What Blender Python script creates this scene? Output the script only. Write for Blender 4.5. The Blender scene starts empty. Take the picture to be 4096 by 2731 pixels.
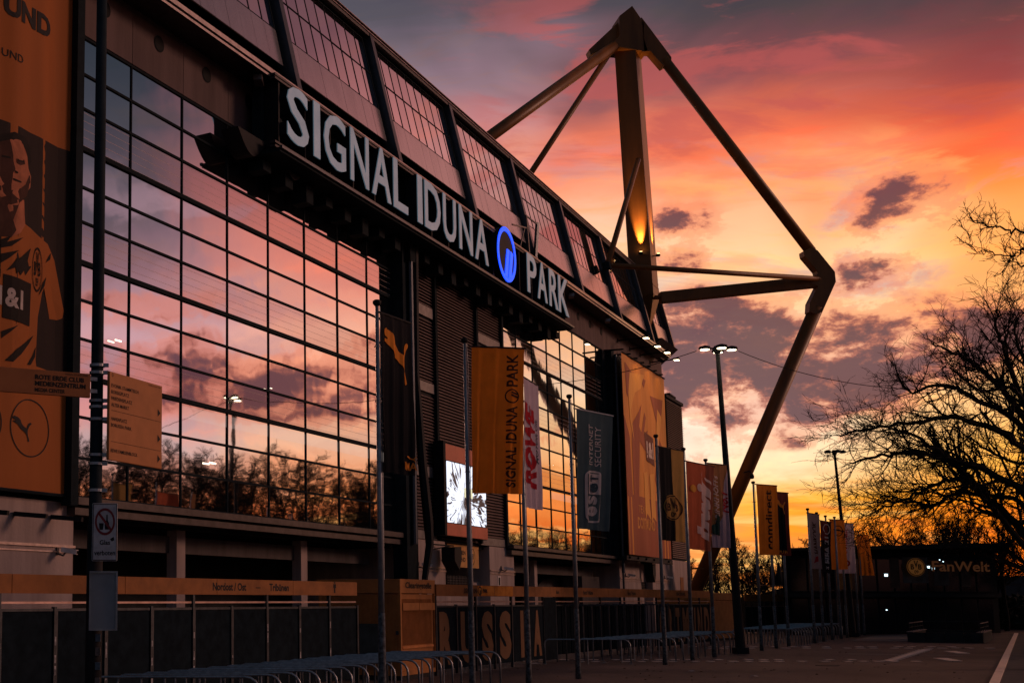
import bpy, bmesh, math, random
from mathutils import Vector, Matrix
random.seed(7)
R = math.radians
sc = bpy.context.scene
col = sc.collection

# ------------------------------------------------------------------ camera
F, TILT, PX, H = 5000.0, R(7.0), 912.0, 2.2
PY = 2400 - F * math.tan(TILT)
cd = bpy.data.cameras.new('camera'); cam = bpy.data.objects.new('camera', cd); col.objects.link(cam)
cam.location = (0, 0, H); cam.rotation_euler = (R(90) + TILT, 0, 0)
cd.sensor_width = 36; cd.lens = 36 * F / 4096
cd.shift_x = (2048 - PX) / 4096; cd.shift_y = (PY - 1365.5) / 4096
cd.clip_start = 0.1; cd.clip_end = 3000
sc.camera = cam

# surveyed positions: a sight line of the photograph taken to a known depth or height
def ray(x, y):
    a, b = (x - PX) / F, -(y - PY) / F
    return Vector((a, math.cos(TILT) - b * math.sin(TILT), math.sin(TILT) + b * math.cos(TILT)))
def atY(x, y, Y):
    d = ray(x, y); return Vector((0, 0, H)) + d * (Y / d.y)
def ground(x, y):
    d = ray(x, y); return Vector((0, 0, H)) + d * (-H / d.z)
SAZ = R(32.0)                     # heading of the stadium facade
SP = Vector((9.2, 57, 0))
SD = Vector((math.sin(SAZ), math.cos(SAZ), 0)); SN = Vector((math.cos(SAZ), -math.sin(SAZ), 0))
def fac(x, y, w=0.0):             # sight line -> facade coordinates (u along, z up) at distance w in front
    d = ray(x, y); C = Vector((0, 0, H))
    t = (SP + SN * w - C).dot(SN) / d.dot(SN); q = C + d * t
    return (q - SP).dot(SD), q.z
def fu(x, y, w=0.0): return fac(x, y, w)[0]
def WU(u, w, z): return SP + SD * u + SN * w + Vector((0, 0, z))

def lin(c):
    return tuple(((v / 255) / 12.92 if v / 255 <= 0.04045 else ((v / 255 + 0.055) / 1.055) ** 2.4) for v in c) + (1.0,)

# ------------------------------------------------------------------ sky
def N(nt, typ, **k):
    n = nt.nodes.new(typ)
    for a, b in k.items(): setattr(n, a, b)
    return n
world = bpy.data.worlds.new('World'); sc.world = world; world.use_nodes = True
nt = world.node_tree; nt.nodes.clear()
out = N(nt, 'ShaderNodeOutputWorld'); bg = N(nt, 'ShaderNodeBackground'); nt.links.new(bg.outputs[0], out.inputs[0])
bg.inputs[1].default_value = 1.0
def M(op, a, b=None, c=None, clamp=False):
    n = N(nt, 'ShaderNodeMath', operation=op, use_clamp=clamp)
    for i, v in enumerate((a, b, c)):
        if v is None: continue
        if isinstance(v, (int, float)): n.inputs[i].default_value = v
        else: nt.links.new(v, n.inputs[i])
    return n.outputs[0]
def MR(v, a, b, c=0.0, d=1.0, mode='SMOOTHSTEP'):
    n = N(nt, 'ShaderNodeMapRange', interpolation_type=mode)
    nt.links.new(v, n.inputs[0])
    for i, q in enumerate((a, b, c, d)): n.inputs[i + 1].default_value = q
    return n.outputs[0]
def MIX(f, a, b, mode='MIX'):
    n = N(nt, 'ShaderNodeMix', data_type='RGBA', blend_type=mode, clamp_factor=True)
    for i, v in ((0, f), (6, a), (7, b)):
        if isinstance(v, (int, float)): n.inputs[i].default_value = v
        elif isinstance(v, tuple): n.inputs[i].default_value = v
        else: nt.links.new(v, n.inputs[i])
    return n.outputs[2]
tc = N(nt, 'ShaderNodeTexCoord'); sx = N(nt, 'ShaderNodeSeparateXYZ'); nt.links.new(tc.outputs['Generated'], sx.inputs[0])
AZ0 = M('MULTIPLY', M('ARCTAN2', sx.outputs[0], sx.outputs[1]), 180 / math.pi)
EL0 = M('MULTIPLY', M('ARCSINE', sx.outputs[2]), 180 / math.pi)
def comb(a, b, c=0.0):
    n = N(nt, 'ShaderNodeCombineXYZ')
    for i, v in enumerate((a, b, c)):
        if isinstance(v, (int, float)): n.inputs[i].default_value = v
        else: nt.links.new(v, n.inputs[i])
    return n.outputs[0]
def noise(vec, scale, detail=4, rough=0.55, dist=0.0):
    n = N(nt, 'ShaderNodeTexNoise'); nt.links.new(vec, n.inputs['Vector'])
    n.inputs['Scale'].default_value = scale; n.inputs['Detail'].default_value = detail
    n.inputs['Roughness'].default_value = rough; n.inputs['Distortion'].default_value = dist
    return n.outputs[0]
P1 = comb(AZ0, M('MULTIPLY', EL0, 2.2), 3.0)
P2 = comb(AZ0, M('MULTIPLY', EL0, 4.5), 11.0)
n1 = M('SUBTRACT', noise(P1, 0.085, 3, 0.5, 0.6), 0.5)
n2 = M('SUBTRACT', noise(P2, 0.20, 6, 0.62, 0.7), 0.5)
n3 = noise(comb(AZ0, M('MULTIPLY', EL0, 1.7), 21.0), 0.40, 8, 0.64, 0.12)
AZ = M('ADD', AZ0, M('MULTIPLY', n1, 12.0))
EL = M('ADD', EL0, M('ADD', M('MULTIPLY', n1, 4.0), M('MULTIPLY', n2, 2.6)))
T40 = M('DIVIDE', EL, 60.0, clamp=True)
SKY = [
 (-170, [(0,(66,66,80)),(8,(62,72,90)),(20,(50,70,88)),(40,(34,56,74))]),
 (-60, [(0,(120,90,92)),(8,(96,84,94)),(20,(54,62,72)),(40,(38,52,64))]),
 (-5, [(0,(255,170,110)),(6,(250,180,150)),(12,(236,160,140)),(16,(226,150,132)),(19,(160,118,124)),(22,(118,92,104)),(26,(82,76,86)),(36,(48,58,68))]),
 (6, [(0,(255,170,110)),(6,(255,200,170)),(12,(252,190,160)),(16,(248,182,155)),(18,(226,170,158)),(20.5,(180,140,148)),(23,(138,118,130)),(26,(84,80,90)),(36,(48,58,68))]),
 (13, [(0,(255,170,110)),(5,(255,200,160)),(11,(255,205,180)),(14.5,(255,208,170)),(17,(252,182,142)),(19,(240,150,118)),(21,(190,130,130)),(23,(140,112,122)),(25.5,(84,76,86)),(36,(46,56,66))]),
 (18, [(0,(255,180,130)),(2.5,(252,165,95)),(4,(255,188,110)),(5.5,(255,228,200)),(8,(255,228,208)),(11,(255,222,195)),(14,(255,216,180)),(16.8,(255,200,165)),(18,(250,165,128)),(19.6,(238,122,90)),(22,(138,86,90)),(25,(76,70,78)),(36,(44,54,64))]),
 (24, [(0,(252,150,85)),(2,(255,146,62)),(3.2,(255,150,38)),(4.3,(255,182,64)),(5.5,(255,220,170)),(8,(255,232,205)),(11,(255,224,184)),(14.2,(255,212,160)),(16.6,(255,188,140)),(17.8,(248,148,105)),(19.3,(236,112,76)),(21.5,(140,76,78)),(24.5,(70,62,68)),(36,(42,52,62))]),
 (32, [(0,(238,92,24)),(2,(250,112,22)),(3.8,(255,144,30)),(5.5,(255,180,72)),(7.5,(255,192,120)),(11,(255,178,108)),(14.2,(255,168,88)),(16.2,(255,140,66)),(18,(236,98,60)),(20,(150,68,66)),(23,(68,60,64)),(36,(42,52,62))]),
 (47, [(0,(232,92,30)),(2.5,(250,124,44)),(5,(255,160,80)),(7,(255,206,150)),(9,(255,214,176)),(12,(255,184,128)),(15,(255,158,96)),(18,(236,146,120)),(21,(232,156,144)),(25,(232,166,156)),(29,(206,132,128)),(34,(130,88,94)),(42,(64,62,72)),(58,(42,52,62))]),
 (58, [(0,(225,84,34)),(2.5,(245,112,50)),(4.5,(252,150,92)),(6.5,(252,196,160)),(9,(252,176,142)),(12,(255,184,156)),(15,(240,142,120)),(18,(205,120,112)),(21,(140,94,100)),(25,(170,92,94)),(28,(176,90,92)),(31,(96,74,82)),(36,(58,62,70)),(58,(40,52,62))]),
 (68, [(0,(190,70,34)),(2.5,(225,96,48)),(5,(232,140,100)),(7,(212,180,176)),(9,(222,150,150)),(12,(216,168,174)),(15,(168,128,136)),(18,(104,92,102)),(21,(72,72,82)),(25,(50,58,68)),(36,(40,52,62))]),
 (100, [(0,(120,74,74)),(5,(140,98,104)),(10,(126,98,110)),(18,(78,80,96)),(26,(54,70,86)),(40,(36,56,72))]),
 (170, [(0,(66,66,80)),(8,(62,72,90)),(20,(50,70,88)),(40,(34,56,74))]),
]
def ramp(stops):
    n = N(nt, 'ShaderNodeValToRGB'); cr = n.color_ramp; cr.interpolation = 'LINEAR'
    while len(cr.elements) > 1: cr.elements.remove(cr.elements[-1])
    cr.elements[0].position = stops[0][0] / 60; cr.elements[0].color = lin(stops[0][1])
    for e, c in stops[1:]:
        el = cr.elements.new(e / 60); el.color = lin(c)
    nt.links.new(T40, n.inputs[0]); return n.outputs[0]
base = ramp(SKY[0][1])
for (a0, _), (a1, s1) in zip(SKY, SKY[1:]):
    base = MIX(MR(AZ, a0, a1), base, ramp(s1))
# broad streaks of lit cirrus and gaps of blue grey
base = MIX(MR(n2, 0.0, 0.16, 0, 0.6), base, MIX(1.0, base, (1.3, 1.12, 0.95, 1), 'MULTIPLY'))
base = MIX(MR(n2, 0.03, -0.16, 0, 0.3), base, MIX(1.0, base, (0.74, 0.74, 0.84, 1), 'MULTIPLY'))
low = M('MULTIPLY', MR(noise(comb(AZ0, M('MULTIPLY', EL0, 9.0), 5.0), 0.16, 4, 0.5, 0.3), 0.5, 0.64), MR(EL0, 5.5, 3.0))
base = MIX(M('MULTIPLY', low, 0.6), base, lin((255, 218, 130)))
low2 = M('MULTIPLY', MR(noise(comb(AZ0, M('MULTIPLY', EL0, 8.0), 15.0), 0.2, 5, 0.55, 0.3), 0.5, 0.62), M('MULTIPLY', MR(EL0, 6.0, 3.6), MR(EL0, 0.0, 1.5)))
base = MIX(M('MULTIPLY', low2, 0.5), base, lin((240, 112, 44)))
n5 = noise(comb(M('ADD', AZ0, M('MULTIPLY', EL0, 0.7)), M('MULTIPLY', EL0, 2.6), 31.0), 0.13, 6, 0.6, 0.5)
base = MIX(M('MULTIPLY', MR(n5, 0.5, 0.64, 0, 0.55), M('MULTIPLY', MR(EL0, 8.0, 12.5), MR(EL0, 21.5, 17.0))), base, lin((178, 142, 154)))
n6 = noise(comb(M('ADD', AZ0, M('MULTIPLY', EL0, 1.2)), M('MULTIPLY', EL0, 3.2), 47.0), 0.14, 6, 0.6, 0.5)
AZW = M('MULTIPLY', MR(AZ0, 8.0, 16.0), MR(AZ0, 50.0, 40.0))
base = MIX(M('MULTIPLY', M('MULTIPLY', AZW, MR(n6, 0.5, 0.62, 0, 0.6)), M('MULTIPLY', MR(EL0, 17.5, 20.0), MR(EL0, 31.0, 24.0))), base, lin((182, 84, 80)))
base = MIX(M('MULTIPLY', M('MULTIPLY', AZW, MR(n6, 0.5, 0.36, 0, 0.5)), M('MULTIPLY', MR(EL0, 10.0, 13.0), MR(EL0, 20.0, 17.0))), base, lin((255, 178, 104)))
# dark cloud banks: centres given by sight line (direct) and their size in degrees
def azel(x, y):
    d = ray(x * 1.7415, y * 1.7415).normalized(); return math.degrees(math.atan2(d.x, d.y)), math.degrees(math.asin(d.z))
def azel_m(x, y):
    d = ray(x * 1.7415, y * 1.7415).normalized(); d = d - 2 * d.dot(SN) * SN
    return math.degrees(math.atan2(d.x, d.y)), math.degrees(math.asin(d.z))
BL = [(azel(1690, 800), 3.4, 1.5, 1), (azel(1800, 860), 3.6, 1.7, 1), (azel(1620, 740), 2.2, .9, .8), (azel(1890, 905), 3.0, .9, .9), (azel(2010, 860), 2.4, .8, .8),
      (azel(2090, 800), 2.2, .9, 1), (azel(2190, 740), 2.6, .9, 1), (azel(2290, 790), 2.6, .9, .8), (azel(2050, 462), 2.0, 1.0, 1.35), (azel(1990, 622), 1.7, .65, 1.2),
      (azel(1550, 512), 1.6, .65, 1.1), (azel(1570, 590), 1.3, .5, .9), (azel(1590, 700), 1.4, .6, .7), (azel(1740, 940), 2.6, .7, .8), (azel(1565, 910), 1.6, .5, .5),
      (azel(1800, 1010), 2.2, .35, .5), (azel(1600, 1060), 1.5, .3, .5),
      (azel_m(440, 830), 4.0, 1.0, .9), (azel_m(560, 890), 4.0, .9, 1), (azel_m(700, 905), 3.0, .8, .95), (azel_m(620, 940), 3.5, .6, .8), (azel_m(830, 860), 2.2, .6, .7), (azel_m(860, 790), 2, .5, .5), (azel_m(1250, 1000), 3, .5, .6), (azel_m(340, 700), 4, .7, .5)]
dens = None
for (a, e), ra, re, s in BL:
    da = M('MULTIPLY', M('SUBTRACT', AZ0, a), 1 / ra); de = M('MULTIPLY', M('SUBTRACT', EL0, e), 1 / re)
    g = M('MULTIPLY', M('EXPONENT', M('MULTIPLY', M('ADD', M('MULTIPLY', da, da), M('MULTIPLY', de, de)), -0.8)), s)
    dens = g if dens is None else M('ADD', dens, g)
dens = M('MINIMUM', M('MULTIPLY', dens, 0.8), 0.86)
dn = M('ADD', dens, M('MULTIPLY', M('SUBTRACT', n3, 0.5), 3.2))
cl = M('MULTIPLY', MR(dn, 0.36, 0.80), MR(dens, 0.05, 0.3))
rim = M('MULTIPLY', M('MULTIPLY', MR(dn, 0.1, 0.34), MR(dens, 0.05, 0.3)), M('SUBTRACT', 1.0, cl, clamp=True))
base = MIX(M('MULTIPLY', rim, 0.42), base, lin((236, 128, 92)))
ccol = MIX(MR(dn, 0.46, 1.0), lin((222, 122, 92)), lin((96, 60, 70)))
base = MIX(M('MULTIPLY', cl, 0.93), base, ccol)
nt.links.new(base, bg.inputs[0])
world.cycles.sampling_method = 'MANUAL'; world.cycles.sample_map_resolution = 1024

sd = bpy.data.lights.new('sun', 'SUN'); sun = bpy.data.objects.new('sun', sd); col.objects.link(sun)
sd.energy = 0.8; sd.angle = R(13); sd.color = (1.0, 0.5, 0.34)
sa, se = R(85), R(17)
sv = Vector((math.sin(sa) * math.cos(se), math.cos(sa) * math.cos(se), math.sin(se)))
sun.rotation_euler = sv.to_track_quat('Z', 'Y').to_euler()
vs = sc.view_settings; vs.view_transform = 'Standard'; vs.look = 'None'; vs.exposure = 0.2; vs.gamma = 1.0; vs.use_curve_mapping = False
sc.cycles.max_bounces = 6; sc.cycles.caustics_reflective = True; sc.cycles.caustics_refractive = False

# ------------------------------------------------------------------ materials
MATS = {}
def mat(name, c, rough=0.6, metal=0.0, var=0.25, scale=3.0, bump=0.0, emit=None, estr=0.0, trans=0.0, detail=5, c2=None, streak=False, spec=0.2):
    if name in MATS: return MATS[name]
    m = bpy.data.materials.new(name); m.use_nodes = True; t = m.node_tree; b = t.nodes['Principled BSDF']
    b.inputs['Roughness'].default_value = rough; b.inputs['Metallic'].default_value = metal
    b.inputs['Specular IOR Level'].default_value = spec
    g = t.nodes.new('ShaderNodeNewGeometry'); src = g.outputs['Position']
    if streak:
        mp = t.nodes.new('ShaderNodeMapping'); mp.inputs['Scale'].default_value = (1, 1, 0.12); t.links.new(src, mp.inputs[0]); src = mp.outputs[0]
    nz = t.nodes.new('ShaderNodeTexNoise'); nz.inputs['Scale'].default_value = scale; nz.inputs['Detail'].default_value = detail; nz.inputs['Roughness'].default_value = 0.62
    t.links.new(src, nz.inputs['Vector'])
    mx = t.nodes.new('ShaderNodeMix'); mx.data_type = 'RGBA'
    mr = t.nodes.new('ShaderNodeMapRange'); mr.inputs[1].default_value = 0.32; mr.inputs[2].default_value = 0.68; t.links.new(nz.outputs[0], mr.inputs[0])
    t.links.new(mr.outputs[0], mx.inputs[0])
    ca = tuple(max(0, v * (1 - var)) for v in c) + (1,); cb = (tuple(min(1, v * (1 + var)) for v in c) + (1,)) if c2 is None else tuple(c2) + (1,)
    mx.inputs[6].default_value = ca; mx.inputs[7].default_value = cb
    t.links.new(mx.outputs[2], b.inputs['Base Color'])
    if bump:
        bp = t.nodes.new('ShaderNodeBump'); bp.inputs['Strength'].default_value = bump; bp.inputs['Distance'].default_value = 0.02
        n2 = t.nodes.new('ShaderNodeTexNoise'); n2.inputs['Scale'].default_value = scale * 8; n2.inputs['Detail'].default_value = 4; t.links.new(g.outputs['Position'], n2.inputs['Vector'])
        t.links.new(n2.outputs[0], bp.inputs['Height']); t.links.new(bp.outputs[0], b.inputs['Normal'])
    if emit:
        b.inputs['Emission Color'].default_value = tuple(emit) + (1,); b.inputs['Emission Strength'].default_value = estr
    if trans:
        tr = t.nodes.new('ShaderNodeBsdfTranslucent'); t.links.new(mx.outputs[2], tr.inputs[0])
        ms = t.nodes.new('ShaderNodeMixShader'); ms.inputs[0].default_value = trans
        t.links.new(b.outputs[0], ms.inputs[1]); t.links.new(tr.outputs[0], ms.inputs[2])
        t.links.new(ms.outputs[0], t.nodes['Material Output'].inputs[0])
    MATS[name] = m; return m
def glass_mat(name, tint, lines=False, bumpd=0.0042, strip=False):
    m = bpy.data.materials.new(name); m.use_nodes = True; t = m.node_tree; b = t.nodes['Principled BSDF']
    g = t.nodes.new('ShaderNodeNewGeometry')
    b.inputs['Metallic'].default_value = 1.0; b.inputs['Roughness'].default_value = 0.025
    b.inputs['Base Color'].default_value = tuple(tint) + (1,)
    nz = t.nodes.new('ShaderNodeTexNoise'); nz.inputs['Scale'].default_value = 0.75; nz.inputs['Detail'].default_value = 1.5
    t.links.new(g.outputs['Position'], nz.inputs['Vector'])
    bp = t.nodes.new('ShaderNodeBump'); bp.inputs['Strength'].default_value = 1.0; bp.inputs['Distance'].default_value = bumpd
    t.links.new(nz.outputs[0], bp.inputs['Height']); t.links.new(bp.outputs[0], b.inputs['Normal'])
    df = t.nodes.new('ShaderNodeBsdfDiffuse'); df.inputs[0].default_value = (0.02, 0.022, 0.025, 1)
    ms = t.nodes.new('ShaderNodeMixShader'); ms.inputs[0].default_value = 0.14
    last = b.outputs[0]
    t.links.new(last, ms.inputs[1]); t.links.new(df.outputs[0], ms.inputs[2]); last = ms.outputs[0]
    if lines:
        sp = t.nodes.new('ShaderNodeSeparateXYZ'); t.links.new(g.outputs['Position'], sp.inputs[0])
        a = t.nodes.new('ShaderNodeMath'); a.operation = 'PINGPONG'; a.inputs[1].default_value = 0.125; t.links.new(sp.outputs[2], a.inputs[0])
        c = t.nodes.new('ShaderNodeMath'); c.operation = 'LESS_THAN'; c.inputs[1].default_value = 0.011; t.links.new(a.outputs[0], c.inputs[0])
        e = t.nodes.new('ShaderNodeMath'); e.operation = 'MULTIPLY'; e.inputs[1].default_value = 0.5; t.links.new(c.outputs[0], e.inputs[0])
        d2 = t.nodes.new('ShaderNodeBsdfDiffuse'); d2.inputs[0].default_value = (0.62, 0.5, 0.48, 1)
        m2 = t.nodes.new('ShaderNodeMixShader'); t.links.new(e.outputs[0], m2.inputs[0]); t.links.new(last, m2.inputs[1]); t.links.new(d2.outputs[0], m2.inputs[2]); last = m2.outputs[0]
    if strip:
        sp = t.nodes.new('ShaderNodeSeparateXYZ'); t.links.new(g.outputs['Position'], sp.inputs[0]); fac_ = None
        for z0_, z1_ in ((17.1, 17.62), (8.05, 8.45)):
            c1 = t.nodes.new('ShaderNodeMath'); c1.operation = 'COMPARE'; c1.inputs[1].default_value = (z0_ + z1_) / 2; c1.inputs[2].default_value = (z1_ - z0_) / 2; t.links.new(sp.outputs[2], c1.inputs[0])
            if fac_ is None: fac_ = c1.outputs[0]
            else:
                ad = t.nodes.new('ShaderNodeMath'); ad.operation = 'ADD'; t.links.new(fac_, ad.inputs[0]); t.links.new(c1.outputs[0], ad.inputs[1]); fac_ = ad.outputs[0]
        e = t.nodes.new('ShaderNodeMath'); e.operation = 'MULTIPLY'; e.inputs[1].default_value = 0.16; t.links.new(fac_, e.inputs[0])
        d2 = t.nodes.new('ShaderNodeEmission'); d2.inputs[0].default_value = (.62, .50, .46, 1)  # faint glow painted into the pane in place of a lit ceiling behind
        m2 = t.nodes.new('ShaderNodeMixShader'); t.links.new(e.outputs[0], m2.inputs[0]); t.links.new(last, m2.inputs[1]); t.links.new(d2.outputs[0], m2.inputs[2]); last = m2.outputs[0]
    t.links.new(last, t.nodes['Material Output'].inputs[0])
    MATS[name] = m; return m
mgs = glass_mat('glass_ceiling_glow', (.90, .87, .88), strip=True)
mg = [glass_mat('glass_a', (.92, .89, .90)), glass_mat('glass_b', (.86, .83, .85)), glass_mat('glass_c', (.96, .93, .93))]
mgl = glass_mat('glass_lined', (.74, .68, .70), True)
mup = [glass_mat('glass_upper_a', (.74, .70, .72), bumpd=.0012), glass_mat('glass_upper_b', (.82, .78, .80), bumpd=.0012)]
m_dark = mat('dark_steel', (.016, .025, .032), .75, .0, spec=.08)
m_black = mat('black_void', (.008, .010, .012), .8)
m_frame = mat('window_frame', (.011,.018,.023), .8, .0, spec=.06)
m_rib = mat('rib_steel', (.075, .085, .10), .38, .55, .15, 2)
m_conc = mat('facade_concrete', (.12,.085,.085), .8, 0, .22, 1.2, .25, streak=True)
m_pier = mat('pier_concrete', (.42,.34,.32), .85, 0, .22, 1.5, .4, streak=True)
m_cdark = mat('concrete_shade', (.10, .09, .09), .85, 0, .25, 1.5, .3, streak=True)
m_panel = mat('metal_panel', (.50, .46, .48), .24, .85, .10, 1.5, 0, streak=True)
m_louv = mat('louvre_metal', (.12,.085,.085), .5, .3, .2, 1)
m_louvb = mat('louvre_band', (.19, .18, .18), .55, .3)
m_ledge = mat('ledge_metal', (.30, .25, .25), .3, .7)
m_roof = mat('roof_edge', (.05, .045, .05), .5, .3)
m_yel = mat('pylon_yellow', (.21,.078,.018), .45, .0, .28, 1.0, .15, streak=True, spec=.3)
m_fyel = mat('fence_yellow', (.28,.105,.028), .6, 0, .2, 3, .1)
m_kyel = mat('kiosk_yellow', (.40, .165, .05), .6, 0, .18, 3, .1)
m_fpan = mat('fence_panel', (.010, .017, .023), .9, 0, .3, 4, spec=.03)
m_post = mat('fence_post', (.05, .06, .07), .4, .6, .3, 5)
m_galv = mat('galvanised', (.26, .29, .32), .42, .75, .3, 9)
m_pole = mat('pole_alu', (.24, .27, .30), .42, .5, .25, 6)
m_base = mat('pole_sleeve', (.085, .095, .105), .75, .1, .8, 14, .3)
m_ink = mat('ink_dark', (.012, .013, .016), .7)
m_letter = mat('sign_letter', (.20,.255,.30), .35, .25, .25, 1.2, emit=(.36,.54,.68), estr=.13)  # weak cool emission added to the faces; the letters are no lamps
m_bark = mat('bark', (.022, .017, .015), .95, 0, .4, 6)
m_twig = mat('twig', (.018, .013, .011), .95)

# ------------------------------------------------------------------ mesh helpers
class MB:
    def __init__(s): s.v = []; s.f = []; s.uv = None
    def add(s, vs, fs):
        o = len(s.v); s.v += [tuple(v) for v in vs]; s.f += [tuple(i + o for i in f) for f in fs]; return s
    def box(s, x0, x1, y0, y1, z0, z1):
        return s.add([(x0,y0,z0),(x1,y0,z0),(x1,y1,z0),(x0,y1,z0),(x0,y0,z1),(x1,y0,z1),(x1,y1,z1),(x0,y1,z1)],
                     [(0,3,2,1),(4,5,6,7),(0,1,5,4),(1,2,6,5),(2,3,7,6),(3,0,4,7)])
    def fb(s, u0, u1, w0, w1, z0, z1): return s.box(u0, u1, -w1, -w0, z0, z1)      # facade box: w is outwards
    def prism(s, pts, ax, a, b):      # polygon pts (2D) extruded along axis ax from a to b; remaining axes in order
        n = len(pts)
        def P(p, t):
            q = list(p); q.insert(ax, t); return tuple(q)
        vs = [P(p, a) for p in pts] + [P(p, b) for p in pts]
        return s.add(vs, [tuple(range(n))[::-1], tuple(range(n, 2 * n))] + [(i, (i + 1) % n, n + (i + 1) % n, n + i) for i in range(n)])
    def tube(s, path, r, sides=8, cap=True):
        path = [Vector(p) for p in path]; rs = r if isinstance(r, (list, tuple)) else [r] * len(path)
        o = len(s.v); prev = None
        for i, p in enumerate(path):
            d = (path[min(i + 1, len(path) - 1)] - path[max(i - 1, 0)]).normalized()
            if prev is None:
                a = d.orthogonal().normalized()
                if abs(d.z) < .9: a = d.cross(Vector((0, 0, 1))).normalized()
            else: a = (prev - d * prev.dot(d)).normalized()
            prev = a; b = d.cross(a)
            for k in range(sides):
                t = 2 * math.pi * k / sides + math.pi / 4
                s.v.append(tuple(p + (a * math.cos(t) + b * math.sin(t)) * rs[i]))
        for i in range(len(path) - 1):
            for k in range(sides):
                k2 = (k + 1) % sides
                s.f.append((o + i * sides + k, o + i * sides + k2, o + (i + 1) * sides + k2, o + (i + 1) * sides + k))
        if cap:
            s.f.append(tuple(o + k for k in range(sides))[::-1]); e = o + (len(path) - 1) * sides
            s.f.append(tuple(e + k for k in range(sides)))
        return s
    def beam(s, a, b, wx, wz, up=(0, 0, 1)):          # rectangular beam between two points
        a, b = Vector(a), Vector(b); d = (b - a).normalized(); sd_ = d.cross(Vector(up)).normalized(); u = sd_.cross(d)
        vs = [p + sd_ * (wx / 2 * i) + u * (wz / 2 * j) for p in (a, b) for i, j in ((-1,-1),(1,-1),(1,1),(-1,1))]
        return s.add(vs, [(0,1,2,3)[::-1],(4,5,6,7),(0,1,5,4),(1,2,6,5),(2,3,7,6),(3,0,4,7)])
    def mesh(s, name, m, smooth=False, bevel=0):
        me = bpy.data.meshes.new(name); me.from_pydata(s.v, [], s.f); me.validate()
        bm = bmesh.new(); bm.from_mesh(me); bmesh.ops.recalc_face_normals(bm, faces=bm.faces)
        if bevel: bmesh.ops.bevel(bm, geom=bm.edges[:], offset=bevel, segments=1, affect='EDGES')
        bm.to_mesh(me); bm.free()
        if m: me.materials.append(m)
        if smooth:
            me.polygons.foreach_set('use_smooth', [True] * len(me.polygons))
        return me
    def build(s, name, m, parent=None, smooth=False, bevel=0, loc=None):
        return link(name, s.mesh(name, m, smooth, bevel), parent, loc)
def link(name, me, parent=None, loc=None):
    o = bpy.data.objects.new(name, me); col.objects.link(o); o.parent = parent
    if loc is not None: o.location = loc
    return o
def tag(o, label=None, cat=None, group=None, kind=None):
    for k, v in (('label', label), ('category', cat), ('group', group), ('kind', kind)):
        if v: o[k] = v
    return o
def empty(name, loc=(0, 0, 0), rz=0.0, label=None, cat=None, group=None):
    o = bpy.data.objects.new(name, None); col.objects.link(o); o.location = loc; o.rotation_euler = (0, 0, rz); o.empty_display_size = .2
    return tag(o, label, cat, group)
def copy_tree(o, parent=None):
    c = o.copy(); col.objects.link(c); c.parent = parent
    for ch in list(o.children): copy_tree(ch, c)
    return c
FZ = R(90) - SAZ                 # facade frame: local x along the wall, -y outwards
def fempty(name, u, w, z, label, cat, group=None): return empty(name, WU(u, w, z), FZ, label, cat, group)

# text as flat glyph meshes -----------------------------------------------------------------
_gc = {}
def glyphs(txt, bold=0.0, ext=0.0, shear=0.0):
    k = (txt, bold, ext, shear)
    if k in _gc: return _gc[k]
    cu = bpy.data.curves.new('glyph', 'FONT'); cu.body = txt; cu.size = 1; cu.offset = bold; cu.extrude = ext; cu.shear = shear
    cu.resolution_u = 3; cu.fill_mode = 'FRONT' if ext == 0 else 'BOTH'
    o = bpy.data.objects.new('glyph', cu); col.objects.link(o)
    dg = bpy.context.evaluated_depsgraph_get(); me = bpy.data.meshes.new_from_object(o.evaluated_get(dg))
    vs = [v.co.copy() for v in me.vertices]; fs = [tuple(p.vertices) for p in me.polygons]
    bpy.data.objects.remove(o); bpy.data.curves.remove(cu); bpy.data.meshes.remove(me)
    x0 = min(v.x for v in vs); x1 = max(v.x for v in vs); y0 = min(v.y for v in vs); y1 = max(v.y for v in vs)
    vs = [Vector(((v.x - x0) / (x1 - x0), (v.y - y0) / (y1 - y0), v.z)) for v in vs]
    _gc[k] = (vs, fs, (x1 - x0) / (y1 - y0)); return _gc[k]
def fit(txt, x0, x1, y0, y1, rot=0, bold=0.0, shear=0.0):
    vs, fs, asp = glyphs(txt, bold, 0, shear)
    if rot == 0: return [(x0 + v.x * (x1 - x0), y0 + v.y * (y1 - y0)) for v in vs], fs
    return [(x1 - v.y * (x1 - x0), y0 + v.x * (y1 - y0)) for v in vs], fs      # reads upwards
def ring(cx, cy, rx, ry, th, n=40):
    vs = []; fs = []
    for i in range(n):
        a = 2 * math.pi * i / n; vs += [(cx + rx * math.cos(a), cy + ry * math.sin(a)), (cx + (rx - th) * math.cos(a), cy + (ry - th * ry / rx) * math.sin(a))]
        j = (i + 1) % n; fs.append((2 * i, 2 * j, 2 * j + 1, 2 * i + 1))
    return vs, fs
def disc(cx, cy, rx, ry, n=40): return [(cx + rx * math.cos(2 * math.pi * i / n), cy + ry * math.sin(2 * math.pi * i / n)) for i in range(n)], [tuple(range(n))]
def poly(pts): return list(pts), [tuple(range(len(pts)))]
def rect(x0, x1, y0, y1): return poly([(x0, y0), (x1, y0), (x1, y1), (x0, y1)])
def rot90(vf, cx, cy, s=1):       # turn a 2D shape 90 degrees about a centre
    return [(cx - (y - cy) * s, cy + (x - cx) * s) for x, y in vf[0]], vf[1]
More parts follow.
